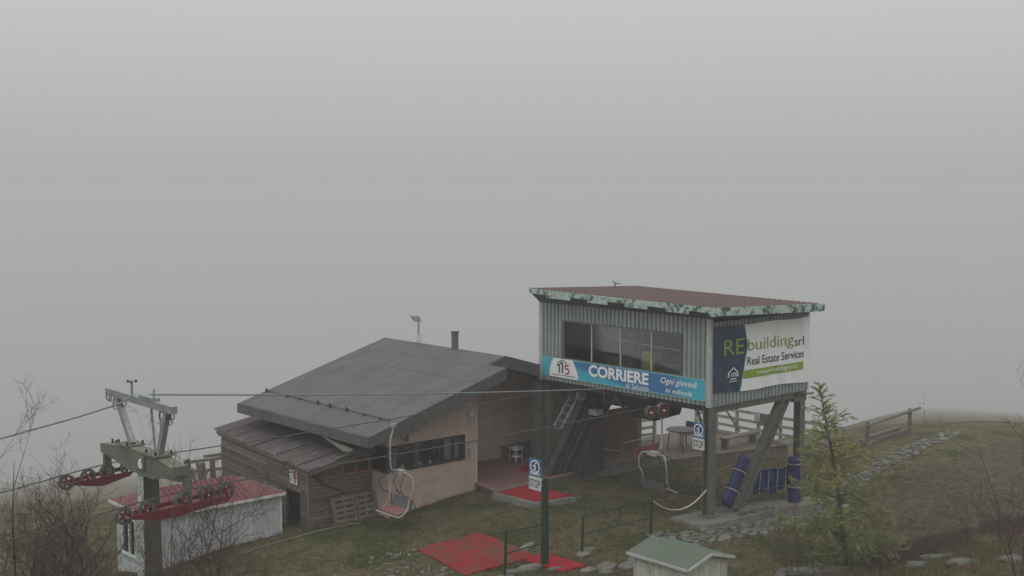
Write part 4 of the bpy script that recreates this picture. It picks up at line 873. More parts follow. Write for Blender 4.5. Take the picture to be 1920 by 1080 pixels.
# ------------------------------------------------------------ lift tower
TA, TB = -15.0, 3.45; tg = gz(TA, TB)
TW = thing('lift_tower', 'olive steel lift tower with red sheave trains and a bare top frame', 'tower', (TA, TB, tg))
mb = MB()
def colsec(z, k): return [(TA + .06 - .16 * k, TB - .15 * k, z), (TA + .06 + .19 * k, TB - .15 * k, z), (TA + .06 + .19 * k, TB + .15 * k, z), (TA + .06 - .16 * k, TB + .15 * k, z)]
lo = colsec(tg - .3, 1.4); hi = colsec(3.02, 1.0)
mb.raw(lo + hi, [(3, 2, 1, 0), (4, 5, 6, 7), (0, 1, 5, 4), (1, 2, 6, 5), (2, 3, 7, 6)], 0); mb.raw(lo + hi, [(3, 0, 4, 7)], 1)  # downhill side gets the pale mottled colour, the others the shaded olive
mb.build('column', [tower_shade, pale_side], TW)
MB().prism([(TA - .16, 5.42, 3.22), (TA - .16, 5.42, 3.02), (TA - .16, 4.7, 2.97), (TA - .16, 4.05, 2.86), (TA - .16, 2.7, 2.86), (TA - .16, 2.2, 2.97), (TA - .16, 1.5, 3.02), (TA - .16, 1.5, 3.22), (TA - .16, 2.7, 3.36), (TA - .16, 4.1, 3.36)], (.34, 0, 0)).build('crossarm', tower_green, TW)
for b_ in (4.15, 2.75): 
    MB().box((TA - .22, b_ - .28, 3.36), (TA + .24, b_ + .28, 3.40)).build('flange_plate', tower_green, TW)
    for da in (-.17, .19):
        for db in (-.22, .22): MB().cyl((TA + da, b_ + db, 3.43), (0, 0, 1), .025, .09, 6).build('bolt', steel_dark, TW)
for b_ in (5.1, 4.9): MB().cyl((TA, b_, 3.3), (0, 0, 1), .025, .1, 6).build('bolt', steel_dark, TW)
for (z0, h) in ((3.0, .26),):
    pl_ = MB().box((TA - .20, 3.06, 2.98), (TA - .165, 3.38, 3.28)).build('number_plate', tower_green, TW)
    letters('6', (TA - .203, 3.33, 3.01), (0, -1, 0), up, .2, .24, white_ink, pl_, bold=.06)
MB().bar((TA, 5.27, 4.43), (TA, 1.95, 4.43), .14, .16).build('top_beam', steel_grey, TW)
MB().bar((TA, 4.78, 4.36), (TA, 4.02, 3.4), .15, .12, (1, 0, 0)).build('upright', steel_grey, TW)
MB().bar((TA, 2.28, 4.36), (TA, 2.68, 3.4), .13, .12, (1, 0, 0)).build('upright', steel_grey, TW)
MB().tube([(TA, 3.05, 4.36), (TA, 2.9, 3.4)], .03, 8).build('conduit', steel_grey, TW); MB().tube([(TA + .05, 2.75, 4.36), (TA + .05, 2.72, 3.9), (TA + .05, 2.7, 3.4)], .018, 6).build('conduit', steel_grey, TW)
MB().tube([(TA, 4.0, 4.5), (TA, 4.0, 4.78)], .028, 8).build('anemometer_mast', steel_grey, TW)
mb = MB()
for k in range(3): t2 = k * 2.094; mb.cyl((TA + .1 * math.cos(t2), 4.0 + .1 * math.sin(t2), 4.8), (0, 0, 1), .03, .05, 8); mb.bar((TA, 4.0, 4.8), (TA + .1 * math.cos(t2), 4.0 + .1 * math.sin(t2), 4.8), .01, .01)
mb.build('anemometer', steel_dark, TW)
MB().tube([(TA, 2.9, 4.5), (TA, 2.9, 4.76)], .022, 8).build('lamp_stub', steel_grey, TW)
MB().box((TA - .08, 2.78, 4.5), (TA + .08, 3.5, 4.58)).build('cable_clamp', steel_grey, TW)
for b_, dz in ((5.2, 0), (5.05, 0), (4.85, -.25), (4.6, -.18), (4.4, -.05), (2.2, 0), (2.05, 0), (2.15, -.2), (2.5, -.1)): 
    MB().ring((TA - .02, b_, 4.3 + dz * .6), (.9, .3, 0), .075, .09, .02, 14).build('cable_loop', rope_steel, TW)
def sheave_train(b_, aw, zr, label_arm):
    ob = MB(); a0, a1 = aw[0] + .12, aw[-1] + .02
    am = (a0 + a1) / 2; ob.prism([(a0, b_ - .12, zr(a0) - .20), (a0, b_ - .12, zr(a0) - .27), (a0 + .5, b_ - .12, zr(a0 + .5) - .42), (am, b_ - .12, zr(am) - .46), (a1, b_ - .12, zr(a1) - .36), (a1, b_ - .12, zr(a1) - .27), (am, b_ - .12, zr(am) - .26)], (0, .06, 0))
    T = ob.build('sheave_beam', red_steel, TW)
    for a_ in aw:
        z_ = zr(a_) - .185
        w = MB().ring((a_, b_, z_), (0, 1, 0), .125, .18, .08, 24).build('sheave_tyre', rubber, T); sp = MB()
        for k in range(5): t2 = k * 1.2566 + a_; sp.bar((a_, b_, z_), (a_ + .12 * math.cos(t2), b_, z_ + .12 * math.sin(t2)), .05, .04)
        sp.cyl((a_, b_, z_), (0, 1, 0), .045, .14, 10)
        sp.build('sheave_hub', red_steel, T); MB().cyl((a_, b_ - .075, z_), (0, 1, 0), .018, .02, 8).build('axle_cap', clad_trim, T)
    for a0, a1 in zip(aw[:-1], aw[1:]):
        MB().bar((a0, b_ + .065, zr(a0) - .2), (a1, b_ + .065, zr(a1) - .2), .03, .09).build('rocker', red_steel, T)
    MB().bar((TA + .02, b_ + .02, zr(TA) - .28), (TA + .02, b_ + .02, 3.06), .12, .16).build('hanger', tower_green, TW)
    MB().box((TA - .36, b_ - .02, 3.16), (TA + .05, b_ + .12, 3.36)).build('arm_end_box', tower_green, TW) if b_ < 3 else None
    return T
def zr_near(a): return 2.86 + .0 * a if a > -14.4 else 2.86 - .028 * (-14.4 - a) ** 1 - .022 * (-14.4 - a) ** 2
def zr_far(a): return 2.74 if a > -14.4 else 2.74 - .04 * (-14.4 - a) - .028 * (-14.4 - a) ** 2
sheave_train(1.45, [-16.36, -15.9, -15.1, -14.55, -14.1], zr_near, 'n'); sheave_train(5.45, [-15.95, -15.45, -15.0, -14.5], zr_far, 'f')
# ------------------------------------------------------------ ropes and cables
def rope(label, pts, r, mat, name='haul_rope', cat='cable', n=6):
    o = MB().tube(pts, r, n).build(name, mat, org=pts[0]); return setp(o, label, cat)
def line(f, b, a0, a1, n=40): return [(a0 + (a1 - a0) * i / n, b, f(a0 + (a1 - a0) * i / n)) for i in range(n + 1)]
def zrope(zt, zs, fl):
    def f(a):
        if a > -14.4: t_ = (a + 14.4) / 15.0; return zt + (zs - zt) * t_ - .32 * t_ * (1 - t_)
        return fl(a) if a > -16.6 else fl(-16.6) - .11 * (-16.6 - a) + .0
    return f
rope('steel rope running over the near sheaves to the front of the station', line(zrope(2.86, 2.93, zr_near), 1.45, .6, -30, 70), .014, rope_steel)
rope('steel rope running over the far sheaves and carrying the pink seated chair', line(zrope(2.74, 2.92, zr_far), 5.45, .6, -30, 70), .014, rope_steel)
def fcom(a):
    t_ = (a + 14.6) / 15.2; return 4.53 * (1 - t_) + 3.05 * t_ - .30 * t_ * (1 - t_)
cp = line(fcom, 3.45, .6, -14.6, 40) + [(-15.0, 3.6, 4.55)]
CO = rope('grey overhead signal cable from the tower top to the station', cp, .02, cable_grey, 'signal_cable')
rope('grey signal cable dropping downhill from the tower top', [(-15.0, 3.9, 4.52), (-15.5, 3.6, 4.40), (-16.5, 3.45, 4.25), (-20, 3.45, 3.72), (-30, 3.45, 1.9)], .02, cable_grey, 'signal_cable')

# ------------------------------------------------------------ chairs
def make_chair(label, org, rz, seatmat):
    c = thing('lift_chair', label, 'chair', org, 'chairs hanging on the lift ropes', rz=rz)
    def B(mb, name, mat, par=c, smooth=False):
        ob = mb.build(name, mat, None, smooth); COL.objects.unlink(ob); COL.objects.link(ob); ob.parent = par; ob.location = (0, 0, 0); ob.rotation_euler = (0, 0, 0); return ob
    def sm(pts, k=4):
        P = [Vector(p) for p in pts]; o = []
        for i in range(len(P) - 1):
            p0 = P[max(i - 1, 0)]; p1 = P[i]; p2 = P[i + 1]; p3 = P[min(i + 2, len(P) - 1)]
            for j in range(k):
                t = j / k; o.append(.5 * ((2 * p1) + (p2 - p0) * t + (2 * p0 - 5 * p1 + 4 * p2 - p3) * t * t + (3 * p1 - p0 - 3 * p2 + p3) * t ** 3))
        o.append(P[-1]); return o
    B(MB().tube(sm([(0, 0, .02), (.02, 0, -.15), (.10, 0, -.45), (.10, 0, -1.08), (.02, 0, -1.24), (-.22, 0, -1.32)]), .026, 10), 'hanger', chair_paint, smooth=True)
    B(MB().box((-.07, -.03, -.05), (.07, .03, .05)).cyl((0, 0, .02), (1, 0, 0), .032, .2, 10), 'grip', chair_paint)
    B(MB().box((-.34, -.16, -1.38), (-.12, .16, -1.27)), 'mounting_block', chair_paint)
    side = [(-.22, 0, -1.32), (-.24, .36, -1.34), (-.27, .46, -1.40), (-.29, .51, -1.55), (-.27, .53, -1.75), (-.20, .47, -1.93), (-.17, .46, -2.10), (-.10, .48, -2.28), (.06, .50, -2.40), (.20, .50, -2.43)]
    frame = sm([(x, -y, z) for x, y, z in side[::-1]] + side[1:])
    B(MB().tube(frame, .021, 8), 'side_frame', chair_paint, smooth=True)
    B(MB().tube(sm([(.20, -.50, -2.43), (.235, -.42, -2.44), (.235, .42, -2.44), (.20, .50, -2.43)]), .024, 8), 'front_tube', chair_paint, smooth=True)
    seat = B(MB().hexa([(-.22, -.43, -2.36), (.2, -.43, -2.42), (.2, .43, -2.42), (-.22, .43, -2.36), (-.22, -.43, -2.32), (.2, -.43, -2.375), (.2, .43, -2.375), (-.22, .43, -2.32)]), 'seat', seatmat)
    back = MB(); nn = 10; vs = []; fs = []
    for j in range(6):
        for i in range(nn + 1):
            y = -.45 + .90 * i / nn; z = -2.36 + .30 * j / 5; vs.append((-.24 - .10 * j / 5 - .03 * (1 - (2 * i / nn - 1) ** 2), y, z))
    for j in range(5):
        for i in range(nn): q = j * (nn + 1) + i; fs.append((q, q + 1, q + nn + 2, q + nn + 1))
    back.raw(vs, fs); B(back, 'backrest', seat_grey, smooth=True)
    for s in (-1, 1):
        B(MB().tube([(-.26, .46 * s, -2.05), (-.24, .46 * s, -2.36), (.2, .47 * s, -2.40)], .018, 6), 'arm_bracket', steel_dark)
        B(MB().tube(sm([(-.22, .25 * s, -1.34), (-.02, .40 * s, -1.42), (.14, .50 * s, -1.62), (.04, .50 * s, -1.86), (-.16, .47 * s, -1.96)], 3), .016, 6), 'restraint_bar', steel_mid, smooth=True)
    B(MB().tube([(-.22, -.12, -1.36), (-.1, -.16, -1.62), (-.2, -.14, -1.85), (-.3, -.1, -2.0)], .018, 6), 'centre_stay', steel_dark)
    B(MB().tube([(-.3, .5, -2.05), (-.38, .5, -2.45)], .012, 6), 'rear_stay', steel_dark)
    return c
# parts are written in the chair's own frame: x forward
ch1 = make_chair('white tube lift chair with faded pink seat hanging before the pink house', (-6.88, 5.45, 2.56), math.pi, seat_pink)
ch2 = ch1.copy(); COL.objects.link(ch2); ch2['label'] = 'white tube lift chair seen from behind, waiting under the station'
ch2.location = world(-.45, 1.45, 2.87); ch2.rotation_euler = (0, 0, TH)
for k in list(ch1.children):
    c2 = k.copy(); COL.objects.link(c2); c2.parent = ch2
hp = [(-6.92, 5.75, .92), (-7.0, 6.0, .55), (-7.1, 6.3, .1), (-7.25, 6.6, gz(-7.25, 6.6) + .03)]
for q in ((-7.6, 6.75), (-8.2, 6.7), (-9.0, 6.75), (-10, 6.8), (-10.9, 6.7)): hp.append((q[0], q[1], gz(*q) + .05))
rope('pale hose hanging from the pink seated chair and trailing over the grass', hp, .014, hose_m, 'hose', 'hose')

# ------------------------------------------------------------ small ivory shed with green roof
GH = thing('small_shed', 'small ivory shed with a mossy green gable roof in the foreground', 'shed', (-6.2, -4.4, gz(-6.2, -4.4)))
ga0, ga1, gb0, gb1 = -6.85, -5.55, -5.05, -3.55; ez = 1.0; gg = gz(-6.2, -4.4)
MB().box((ga0 + .02, gb0 + .02, gg - .3), (ga1, gb1, ez - .03)).build('wall_core', wood_dark, GH)
nb_ = 8; ivs = (ivory, ivory2)
for k in range(nb_):
    y0 = gb0 + .02 + (gb1 - gb0 - .02) * k / nb_; y1 = gb0 + .02 + (gb1 - gb0 - .02) * (k + 1) / nb_ - .008; d_ = random.Random(k).uniform(0, .008)
    MB().box((ga0 - d_, y0, gg - .3), (ga0 + .02, y1, ez - .02)).build('board', ivs[k % 2], GH)
for k in range(7):
    x0 = ga0 + (ga1 - ga0) * k / 7; x1 = ga0 + (ga1 - ga0) * (k + 1) / 7 - .008; d_ = random.Random(k + 40).uniform(0, .008)
    MB().box((x0, gb0 - d_, gg - .3), (x1, gb0 + .02, ez - .02)).build('board', ivs[(k + 1) % 2], GH)
MB().prism([(ga0 + .02, gb0 + .004, ez - .02), (ga1 - .02, gb0 + .004, ez - .02), ((ga0 + ga1) / 2, gb0 + .004, ez + .15)], (0, .05, 0)).build('gable', ivory, GH)
rm = (ga0 + ga1) / 2; o_ = .13; rz_ = ez + .21; s_ = (rz_ - ez) / (rm - ga0 + o_)
GR = MB().hexa([(ga0 - o_, gb0 - o_, ez), (rm, gb0 - o_, rz_), (rm, gb1 + o_, rz_), (ga0 - o_, gb1 + o_, ez), (ga0 - o_, gb0 - o_, ez + .04), (rm, gb0 - o_, rz_ + .04), (rm, gb1 + o_, rz_ + .04), (ga0 - o_, gb1 + o_, ez + .04)]).build('roof', green_roof, GH)
MB().hexa([(rm, gb0 - o_, rz_), (ga1 + o_, gb0 - o_, ez), (ga1 + o_, gb1 + o_, ez), (rm, gb1 + o_, rz_), (rm, gb0 - o_, rz_ + .039), (ga1 + o_, gb0 - o_, ez + .04), (ga1 + o_, gb1 + o_, ez + .04), (rm, gb1 + o_, rz_ + .039)]).build('roof', green_roof, GH)
mb = MB(); mb.bar((ga0 - o_ - .012, gb0 - o_, ez + .015), (ga0 - o_ - .012, gb1 + o_, ez + .015), .02, .06)
mb.bar((ga0 - o_, gb0 - o_ - .012, ez + .015), (rm, gb0 - o_ - .012, rz_ + .015), .02, .06); mb.bar((rm, gb0 - o_ - .012, rz_ + .015), (ga1 + o_, gb0 - o_ - .012, ez + .015), .02, .06); mb.build('roof_trim', clad_trim, GR)
mb = MB()
for (x, y) in ((ga0, gb0), (ga0, gb1 - .0), (ga1, gb0)): mb.box((x - .02, y - .02, gg - .3), (x + .02, y + .02, ez - .02))
mb.build('corner_trim', clad_trim, GH)

# ------------------------------------------------------------ deck, railings, furniture beyond the station
DK = MB().hexa([(4.85, 6.1, -.9), (10.5, 4.9, -.9), (10.5, 9.2, -.9), (4.85, 9.2, -.9), (4.85, 6.1, -.33), (10.5, 4.9, -.33), (10.5, 9.2, -.33), (4.85, 9.2, -.33)]).build('deck_base', wood_greyv); DK['kind'] = 'structure'
a = 4.87
while a < 10.45:
    bl = 6.1 - 1.2 * (a - 4.85) / 5.65; MB().box((a, bl - .05, -.326), (a + .185, 9.2, -.295)).build('deck_board', deck_wood, DK); a += .2
def railing(label, posts, heights, rails_n=3, h=1.0, mat=rail_wood, zb=None, w=.1, group='timber railings around the deck'):
    p0 = posts[0]; t_ = thing('timber_railing', label, 'railing', (p0[0], p0[1], zb if zb is not None else gz(*p0)), group)
    base = [zb if zb is not None else gz(*p) - .1 for p in posts]
    for p, z in zip(posts, base): MB().box((p[0] - w / 2, p[1] - w / 2, z), (p[0] + w / 2, p[1] + w / 2, z + h)).build('post', mat, t_)
    for (p, zp), (q, zq) in zip(zip(posts[:-1], base[:-1]), zip(posts[1:], base[1:])):
        for k in range(rails_n):
            f = heights[k]; MB().bar((p[0] - .07, p[1], zp + f), (q[0] - .07, q[1], zq + f), .045, .11).build('rail', mat, t_)
    return t_
railing('long grey timber railing along the far edge of the deck', [(10.45, b) for b in (9.2, 8.2, 7.2, 6.2, 5.2, 4.2, 3.2, 2.4)], (.12, .4, .7, 1.02), 4, 1.05, zb=-.35)
railing('timber railing beside the slatted screen, ending in a dark post', [(4.95, 8.6), (6.0, 8.45), (7.0, 8.3)], (.12, .36, .62, .9), 4, 1.2, zb=-.3)
MB_ = thing('railing_board', 'weathered board panel with a pale notice fixed to the far deck railing', 'board', (10.3, 5.6, .2))
MB().box((10.28, 5.2, .28), (10.32, 6.0, .72)).build('panel', wood_grey, MB_); MB().box((10.26, 6.0, .42), (10.28, 6.25, .7)).build('notice', white_panel, MB_)
MB().bar((10.35, 7.0, -.1), (10.3, 7.6, .62), .05, .07).build('strut', wood_greyv, MB_)
def bench(label, a0, a1, b, z, along='a', w=.35, h=.42, group='wooden benches'):
    t_ = thing('bench', label, 'bench', ((a0 + a1) / 2, b, z), group)
    for k in range(3): MB().box((a0, b + k * w / 3 + .006, z + h - .05), (a1, b + (k + 1) * w / 3 - .006, z + h)).build('seat_plank', wood_grey, t_)
    for a_ in (a0 + .15, a1 - .15): MB().box((a_ - .06, b + .04, z), (a_ + .06, b + w - .04, z + h - .05)).build('leg', wood_greyv, t_)
bench('plank bench on the deck behind the diagonal brace', 8.0, 9.9, 5.75, -.3); bench('low plank bench against the shaded patio wall', -.2, 1.25, 8.35, zt)
TBL = thing('round_table', 'dark round table on thin legs on the deck behind the hanging chair', 'table', (6.9, 6.9, -.3))
MB().cyl((6.9, 6.9, .43), (0, 0, 1), .55, .04, 24).build('tabletop', M('dark_plum_top', (.07, .055, .065), None, 4, .6), TBL)
for x, y in ((.3, .3), (-.3, .3), (.3, -.3), (-.3, -.3)): MB().tube([(6.9 + x, 6.9 + y, .41), (6.9 + x * 1.2, 6.9 + y * 1.2, -.3)], .02, 6).build('leg', steel_dark, TBL)
def stacked_chair(label, a, b, z, rz):
    t_ = thing('garden_chair', label, 'chair', (a, b, z), 'garden chairs by the round table')
    MB().box((a - .2, b - .2, z + .42), (a + .2, b + .2, z + .45)).build('seat', steel_dark, t_); MB().hexa([(a + .18, b - .2, z + .5), (a + .2, b - .2, z + .5), (a + .2, b + .2, z + .5), (a + .18, b + .2, z + .5), (a + .24, b - .2, z + .85), (a + .26, b - .2, z + .85), (a + .26, b + .2, z + .85), (a + .24, b + .2, z + .85)]).build('backrest', steel_dark, t_)
    for x, y in ((.18, .18), (-.18, .18), (.18, -.18), (-.18, -.18)): MB().tube([(a + x, b + y, z + .42), (a + x * 1.1, b + y * 1.1, z)], .014, 6).build('leg', steel_dark, t_)
stacked_chair('dark garden chair on the far side of the round table', 7.6, 7.3, -.3, 0); stacked_chair('dark garden chair between the round table and the STOP sign', 7.5, 6.3, -.3, 0)
t_ = thing('low_barrier', 'low grey tube barrier with orange boards at the platform end', 'barrier', (2.8, 5.95, zt))
for a_ in (2.78, 3.4, 4.6): MB().tube([(a_, 5.95, zt), (a_, 5.95, zt + .52)], .022, 6).build('post', steel_grey, t_)
MB().tube([(2.78, 5.95, zt + .52), (4.6, 5.95, zt + .58)], .02, 6).build('rail', steel_grey, t_); MB().box((3.45, 5.97, zt + .02), (4.6, 6.0, zt + .28)).build('board', orange_p, t_)
rope('thin rope from the slatted screen down to the low barrier', [(1.75, 6.3, zt + .5), (2.1, 6.2, zt + .42), (2.5, 6.05, zt + .3), (2.78, 5.95, zt + .28)], .015, rope_tan, 'barrier_rope', 'rope')
MB().tube([(1.75, 6.3, zt), (1.75, 6.3, zt + .52)], .03, 6).build('post', steel_grey, t_)
ST2 = thing('wire_stool', 'white and dark chequered stool standing on the shaded patio', 'stool', (-.1, 8.0, zt))
for k in range(4): MB().ring((-.1, 8.0, zt + .08 + k * .12), (0, 0, 1), .17, .2, .05, 14).build('ring', white_paint if k % 2 else steel_dark, ST2)
for k in range(8): t2 = k * .785; MB().bar((-.1 + .19 * math.cos(t2), 8.0 + .19 * math.sin(t2), zt), (-.1 + .19 * math.cos(t2), 8.0 + .19 * math.sin(t2), zt + .5), .03, .03).build('stave', white_paint if k % 2 else steel_dark, ST2)
CR = thing('crate', 'small red crate standing on the patio just above the bright red mat', 'crate', (-.75, 6.75, zt))
for lo, hi in (((-.9, 6.6, zt), (-.88, 6.95, zt + .14)), ((-.62, 6.6, zt), (-.6, 6.95, zt + .14)), ((-.88, 6.6, zt), (-.62, 6.62, zt + .14)), ((-.88, 6.93, zt), (-.62, 6.95, zt + .14)), ((-.88, 6.62, zt), (-.62, 6.93, zt + .03))): MB().box(lo, hi).build('side', mat_red, CR)
# lone rail on the ridge to the right, with a log seat in front
RFN = thing('timber_fence', 'two post grey timber rail on the crest at the right', 'fence', (13.15, 3.24, gz(13.15, 3.24)))
for (a_, b_) in ((13.15, 3.24), (16.67, 3.6)): MB().tube([(a_, b_, gz(a_, b_) - .2), (a_ - .02, b_, gz(a_, b_) + .98)], .075, 8).build('post', wood_greyv, RFN)
MB().tube([(12.95, 3.15, gz(13, 3.2) + .86), (14.9, 3.36, (gz(13, 3.2) + gz(16.9, 3.6)) / 2 + .88), (17.4, 3.6, gz(16.9, 3.6) + .92)], .055, 8).build('rail', wood_greyv, RFN)
LGS = thing('log_stack', 'low stack of grey beams lying under the rail on the crest', 'logs', (14.5, 3.6, gz(14.5, 3.6)))
for k, (db, dz, a0, a1) in enumerate(((.0, .08, 13.5, 16.6), (.2, .09, 13.6, 16.5), (.1, .22, 13.8, 16.3), (-.2, .07, 13.4, 14.2))): MB().bar((a0, 3.6 + db, gz(a0, 3.6) + dz), (a1, 3.75 + db, gz(a1, 3.7) + dz), .14, .14).build('beam', wood_grey, LGS)
# debris by the far end of the hut
RF2 = thing('timber_fence', 'broken grey timber fence beyond the far end of the hut', 'fence', (-7.5, 15.5, gz(-7.5, 15.5)))
def at(px, py, Y):
    dx = (px - 960) / F_PX; dy = (py - 540) / F_PX; r = Vector((dx, math.cos(PITCH) - dy * math.sin(PITCH), -math.sin(PITCH) - dy * math.cos(PITCH))); t = Y / r.y
    x, y = r.x * t - S0[0], r.y * t - S0[1]; return (x * U[0] + y * U[1], x * V[0] + y * V[1], CAM_H + r.z * t)
for (px, y0, y1) in ((352, 861, 900), (398, 862, 905), (380, 868, 905)): MB().bar(at(px, y0, 42), at(px + 2, y1 + 8, 42), .14, .14).build('post', wood_greyv, RF2)
for (p, q) in (((345, 868, 42), (420, 858, 42)), ((355, 885, 42), (420, 878, 42)), ((382, 856, 42.4), (425, 851, 42.4)), ((370, 868, 41.7), (376, 900, 41.7)), ((388, 880, 41.6), (380, 903, 41.6)), ((360, 878, 41.8), (368, 902, 41.5))): MB().bar(at(*p), at(*q), .1, .1).build('rail', wood_greyv, RF2)

# ------------------------------------------------------------ flagstone path
PTH = MB(); c_ = [(-2.6, -1.05), (-1.0, -1.0), (1, -.95), (3, -.85), (5.2, -.45), (8.8, .95), (11, 1.35), (13.5, 1.75), (16, 2.0), (18, 2.2)]
def pc(s):
    s = max(0, min(s, len(c_) - 1.0001)); i = int(s); f = s - i; return (c_[i][0] * (1 - f) + c_[i + 1][0] * f, c_[i][1] * (1 - f) + c_[i + 1][1] * f)
vs = []; fs = []
for i in range(61):
    x, y = pc(i / 60 * (len(c_) - 1)); x2, y2 = pc(i / 60 * (len(c_) - 1) + .1); d = Vector((x2 - x, y2 - y, 0)); d = d.normalized() if d.length > 1e-5 else Vector((1, .1, 0)).normalized(); n_ = Vector((-d.y, d.x, 0)) * (.55 if x < 5 else .38)
    for sgn in (-1, 1): vs.append((x + n_.x * sgn, y + n_.y * sgn, gz(x + n_.x * sgn, y + n_.y * sgn) + .012))
for i in range(60): fs.append((2 * i, 2 * i + 2, 2 * i + 3, 2 * i + 1))
PTH.raw(vs, fs); PTo2 = PTH.build('path', M('earthy_joint', (.075, .068, .04), (.05, .05, .025), 5, .95, .5)); PTo2['kind'] = 'structure'
rr = random.Random(21)
stone_shapes = []
def stone_mesh(seed, mat, th=.05):
    r_ = random.Random(seed); n = r_.choice((5, 6, 6, 7)); ang = sorted(r_.uniform(0, 6.283) for _ in range(n)); ang = [2 * math.pi * (i + r_.uniform(-.25, .25)) / n for i in range(n)]
    out_ = [(math.cos(t) * r_.uniform(.75, 1.1), math.sin(t) * r_.uniform(.75, 1.1)) for t in ang]
    vs = [(x, y, -.08) for x, y in out_] + [(x, y, th * .7) for x, y in out_] + [(x * .88, y * .88, th) for x, y in out_]
    fs = [(i, (i + 1) % n, n + (i + 1) % n, n + i) for i in range(n)] + [(n + i, n + (i + 1) % n, 2 * n + (i + 1) % n, 2 * n + i) for i in range(n)] + [tuple(2 * n + i for i in range(n))]
    m_ = bpy.data.meshes.new('stone'); m_.from_pydata(vs, [], fs); m_.materials.append(mat); m_.update(); return m_
SM = [stone_mesh(i, flag if i % 2 else flag2) for i in range(12)]
def put_stone(parent, a, b, rx, ry, rot, lift=.0, name='stone', mesh=None):
    o = bpy.data.objects.new(name, mesh or rr.choice(SM)); COL.objects.link(o); o0 = ORG[parent]; o.parent = parent
    o.location = (a - o0.x, b - o0.y, gz(a, b) + lift - o0.z); o.rotation_euler = (rr.uniform(-.06, .06), rr.uniform(-.06, .06), rot); o.scale = (rx, ry, 1); return o
placed = []
tries = 0
while len(placed) < 285 and tries < 14000:
    tries += 1; s = rr.uniform(0, len(c_) - 1.001) if rr.random() < .6 else rr.uniform(0, 4.2); x, y = pc(s); y += rr.uniform(-.6, .5) * (1 if x < 5 else .62); x += rr.uniform(-.2, .2)
    r0_ = rr.uniform(.09, .2) if rr.random() < .6 else rr.uniform(.05, .1)
    if all((x - p) ** 2 + (y - q) ** 2 > ((r0_ + r_) * .86) ** 2 for p, q, r_ in placed): placed.append((x, y, r0_)); put_stone(PTo2, x, y, r0_ * rr.uniform(1.0, 1.35), r0_ * rr.uniform(.8, 1.05), rr.uniform(0, 6.28), .01)
# stepping slabs by the sign pole and rail feet
GRS = thing('stepping_stones', 'flat pale stones set in the turf between the narrow red mat and small shed', 'stones', (-5.6, -1.5, gz(-5.6, -1.5)))
for (a_, b_, rx, ry) in ((-6.95, -.2, .42, .16), (-7.35, -.25, .5, .15), (-6.05, .95, .5, .13), (-6.1, -1.35, .3, .2), (-5.6, -1.45, .38, .24), (-5.2, -1.75, .3, .22), (-4.7, -1.55, .36, .2), (-4.25, -1.85, .42, .26), (-3.8, -1.6, .3, .2), (-5.9, -1.75, .22, .16), (-5.3, -.38, .34, .2), (-5.0, -.25, .22, .16), (-2.7, -.38, .3, .16), (-2.45, -.3, .2, .14), (-3.4, -1.9, .3, .2), (-3.2, -1.35, .26, .18), (-2.85, -1.6, .25, .18), (-7.9, -.35, .3, .2), (-4.9, -2.2, .3, .22), (-6.6, -.75, .3, .1)): put_stone(GRS, a_, b_, rx, ry, rr.uniform(-.5, .5) - .5 * 0, .0)

RB = thing('rubble', 'strip of small broken stones along the near edge of the grass', 'stones', (-9.3, 0, gz(-9.3, 0)))
for k in range(70):
    a_ = -9.3 + rr.gauss(0, .45); b_ = rr.uniform(-1.6, 3.4); r0_ = rr.uniform(.03, .09); put_stone(RB, a_, b_, r0_ * 1.3, r0_, rr.uniform(0, 6.28), .0)
# ------------------------------------------------------------ boulders
def boulder(label, a, b, sx_, sy_, sz_, rot, seed):
    r_ = np.random.default_rng(seed); vs = []; fs = []; nu, nv = 14, 8
    for j in range(nv + 1):
        ph = math.pi * j / nv
        for i in range(nu):
            t2 = 2 * math.pi * i / nu; w = 1 + .16 * math.sin(3 * t2 + seed) * math.sin(2 * ph) + r_.uniform(-.07, .07)
            x = math.copysign(abs(math.cos(t2)) ** .6, math.cos(t2)) * math.sin(ph) ** .6 * sx_ * w; y = math.copysign(abs(math.sin(t2)) ** .7, math.sin(t2)) * math.sin(ph) ** .6 * sy_ * w; z = math.cos(ph) * sz_ * w
            c, s = math.cos(rot), math.sin(rot); vs.append((a + x * c - y * s, b + x * s + y * c, gz(a, b) + z + sz_ * .25))
    for j in range(nv):
        for i in range(nu): fs.append((j * nu + i, j * nu + (i + 1) % nu, (j + 1) * nu + (i + 1) % nu, (j + 1) * nu + i))
    o = MB().raw(vs, fs).build('boulder', rock_m, org=(a, b, gz(a, b))); setp(o, label, 'rock', 'pale rocks in the foreground heath')
boulder('long flat pale rock lying below the larch', -2.3, -5.05, .95, .22, .13, -.50, 1); boulder('small pale rock in the grass right of the long flat rock', -.55, -6.75, .28, .16, .1, -.4, 2)
boulder('low wide pale rock nearest the bottom edge below the heather', .0, -7.6, .42, .18, .1, -.5, 3); boulder('flat pale rock at the bottom right corner', .6, -8.5, .35, .2, .09, -.4, 4)
boulder('thin pale rock half sunk in green heath', .45, -6.75, .5, .12, .07, -.6, 5)

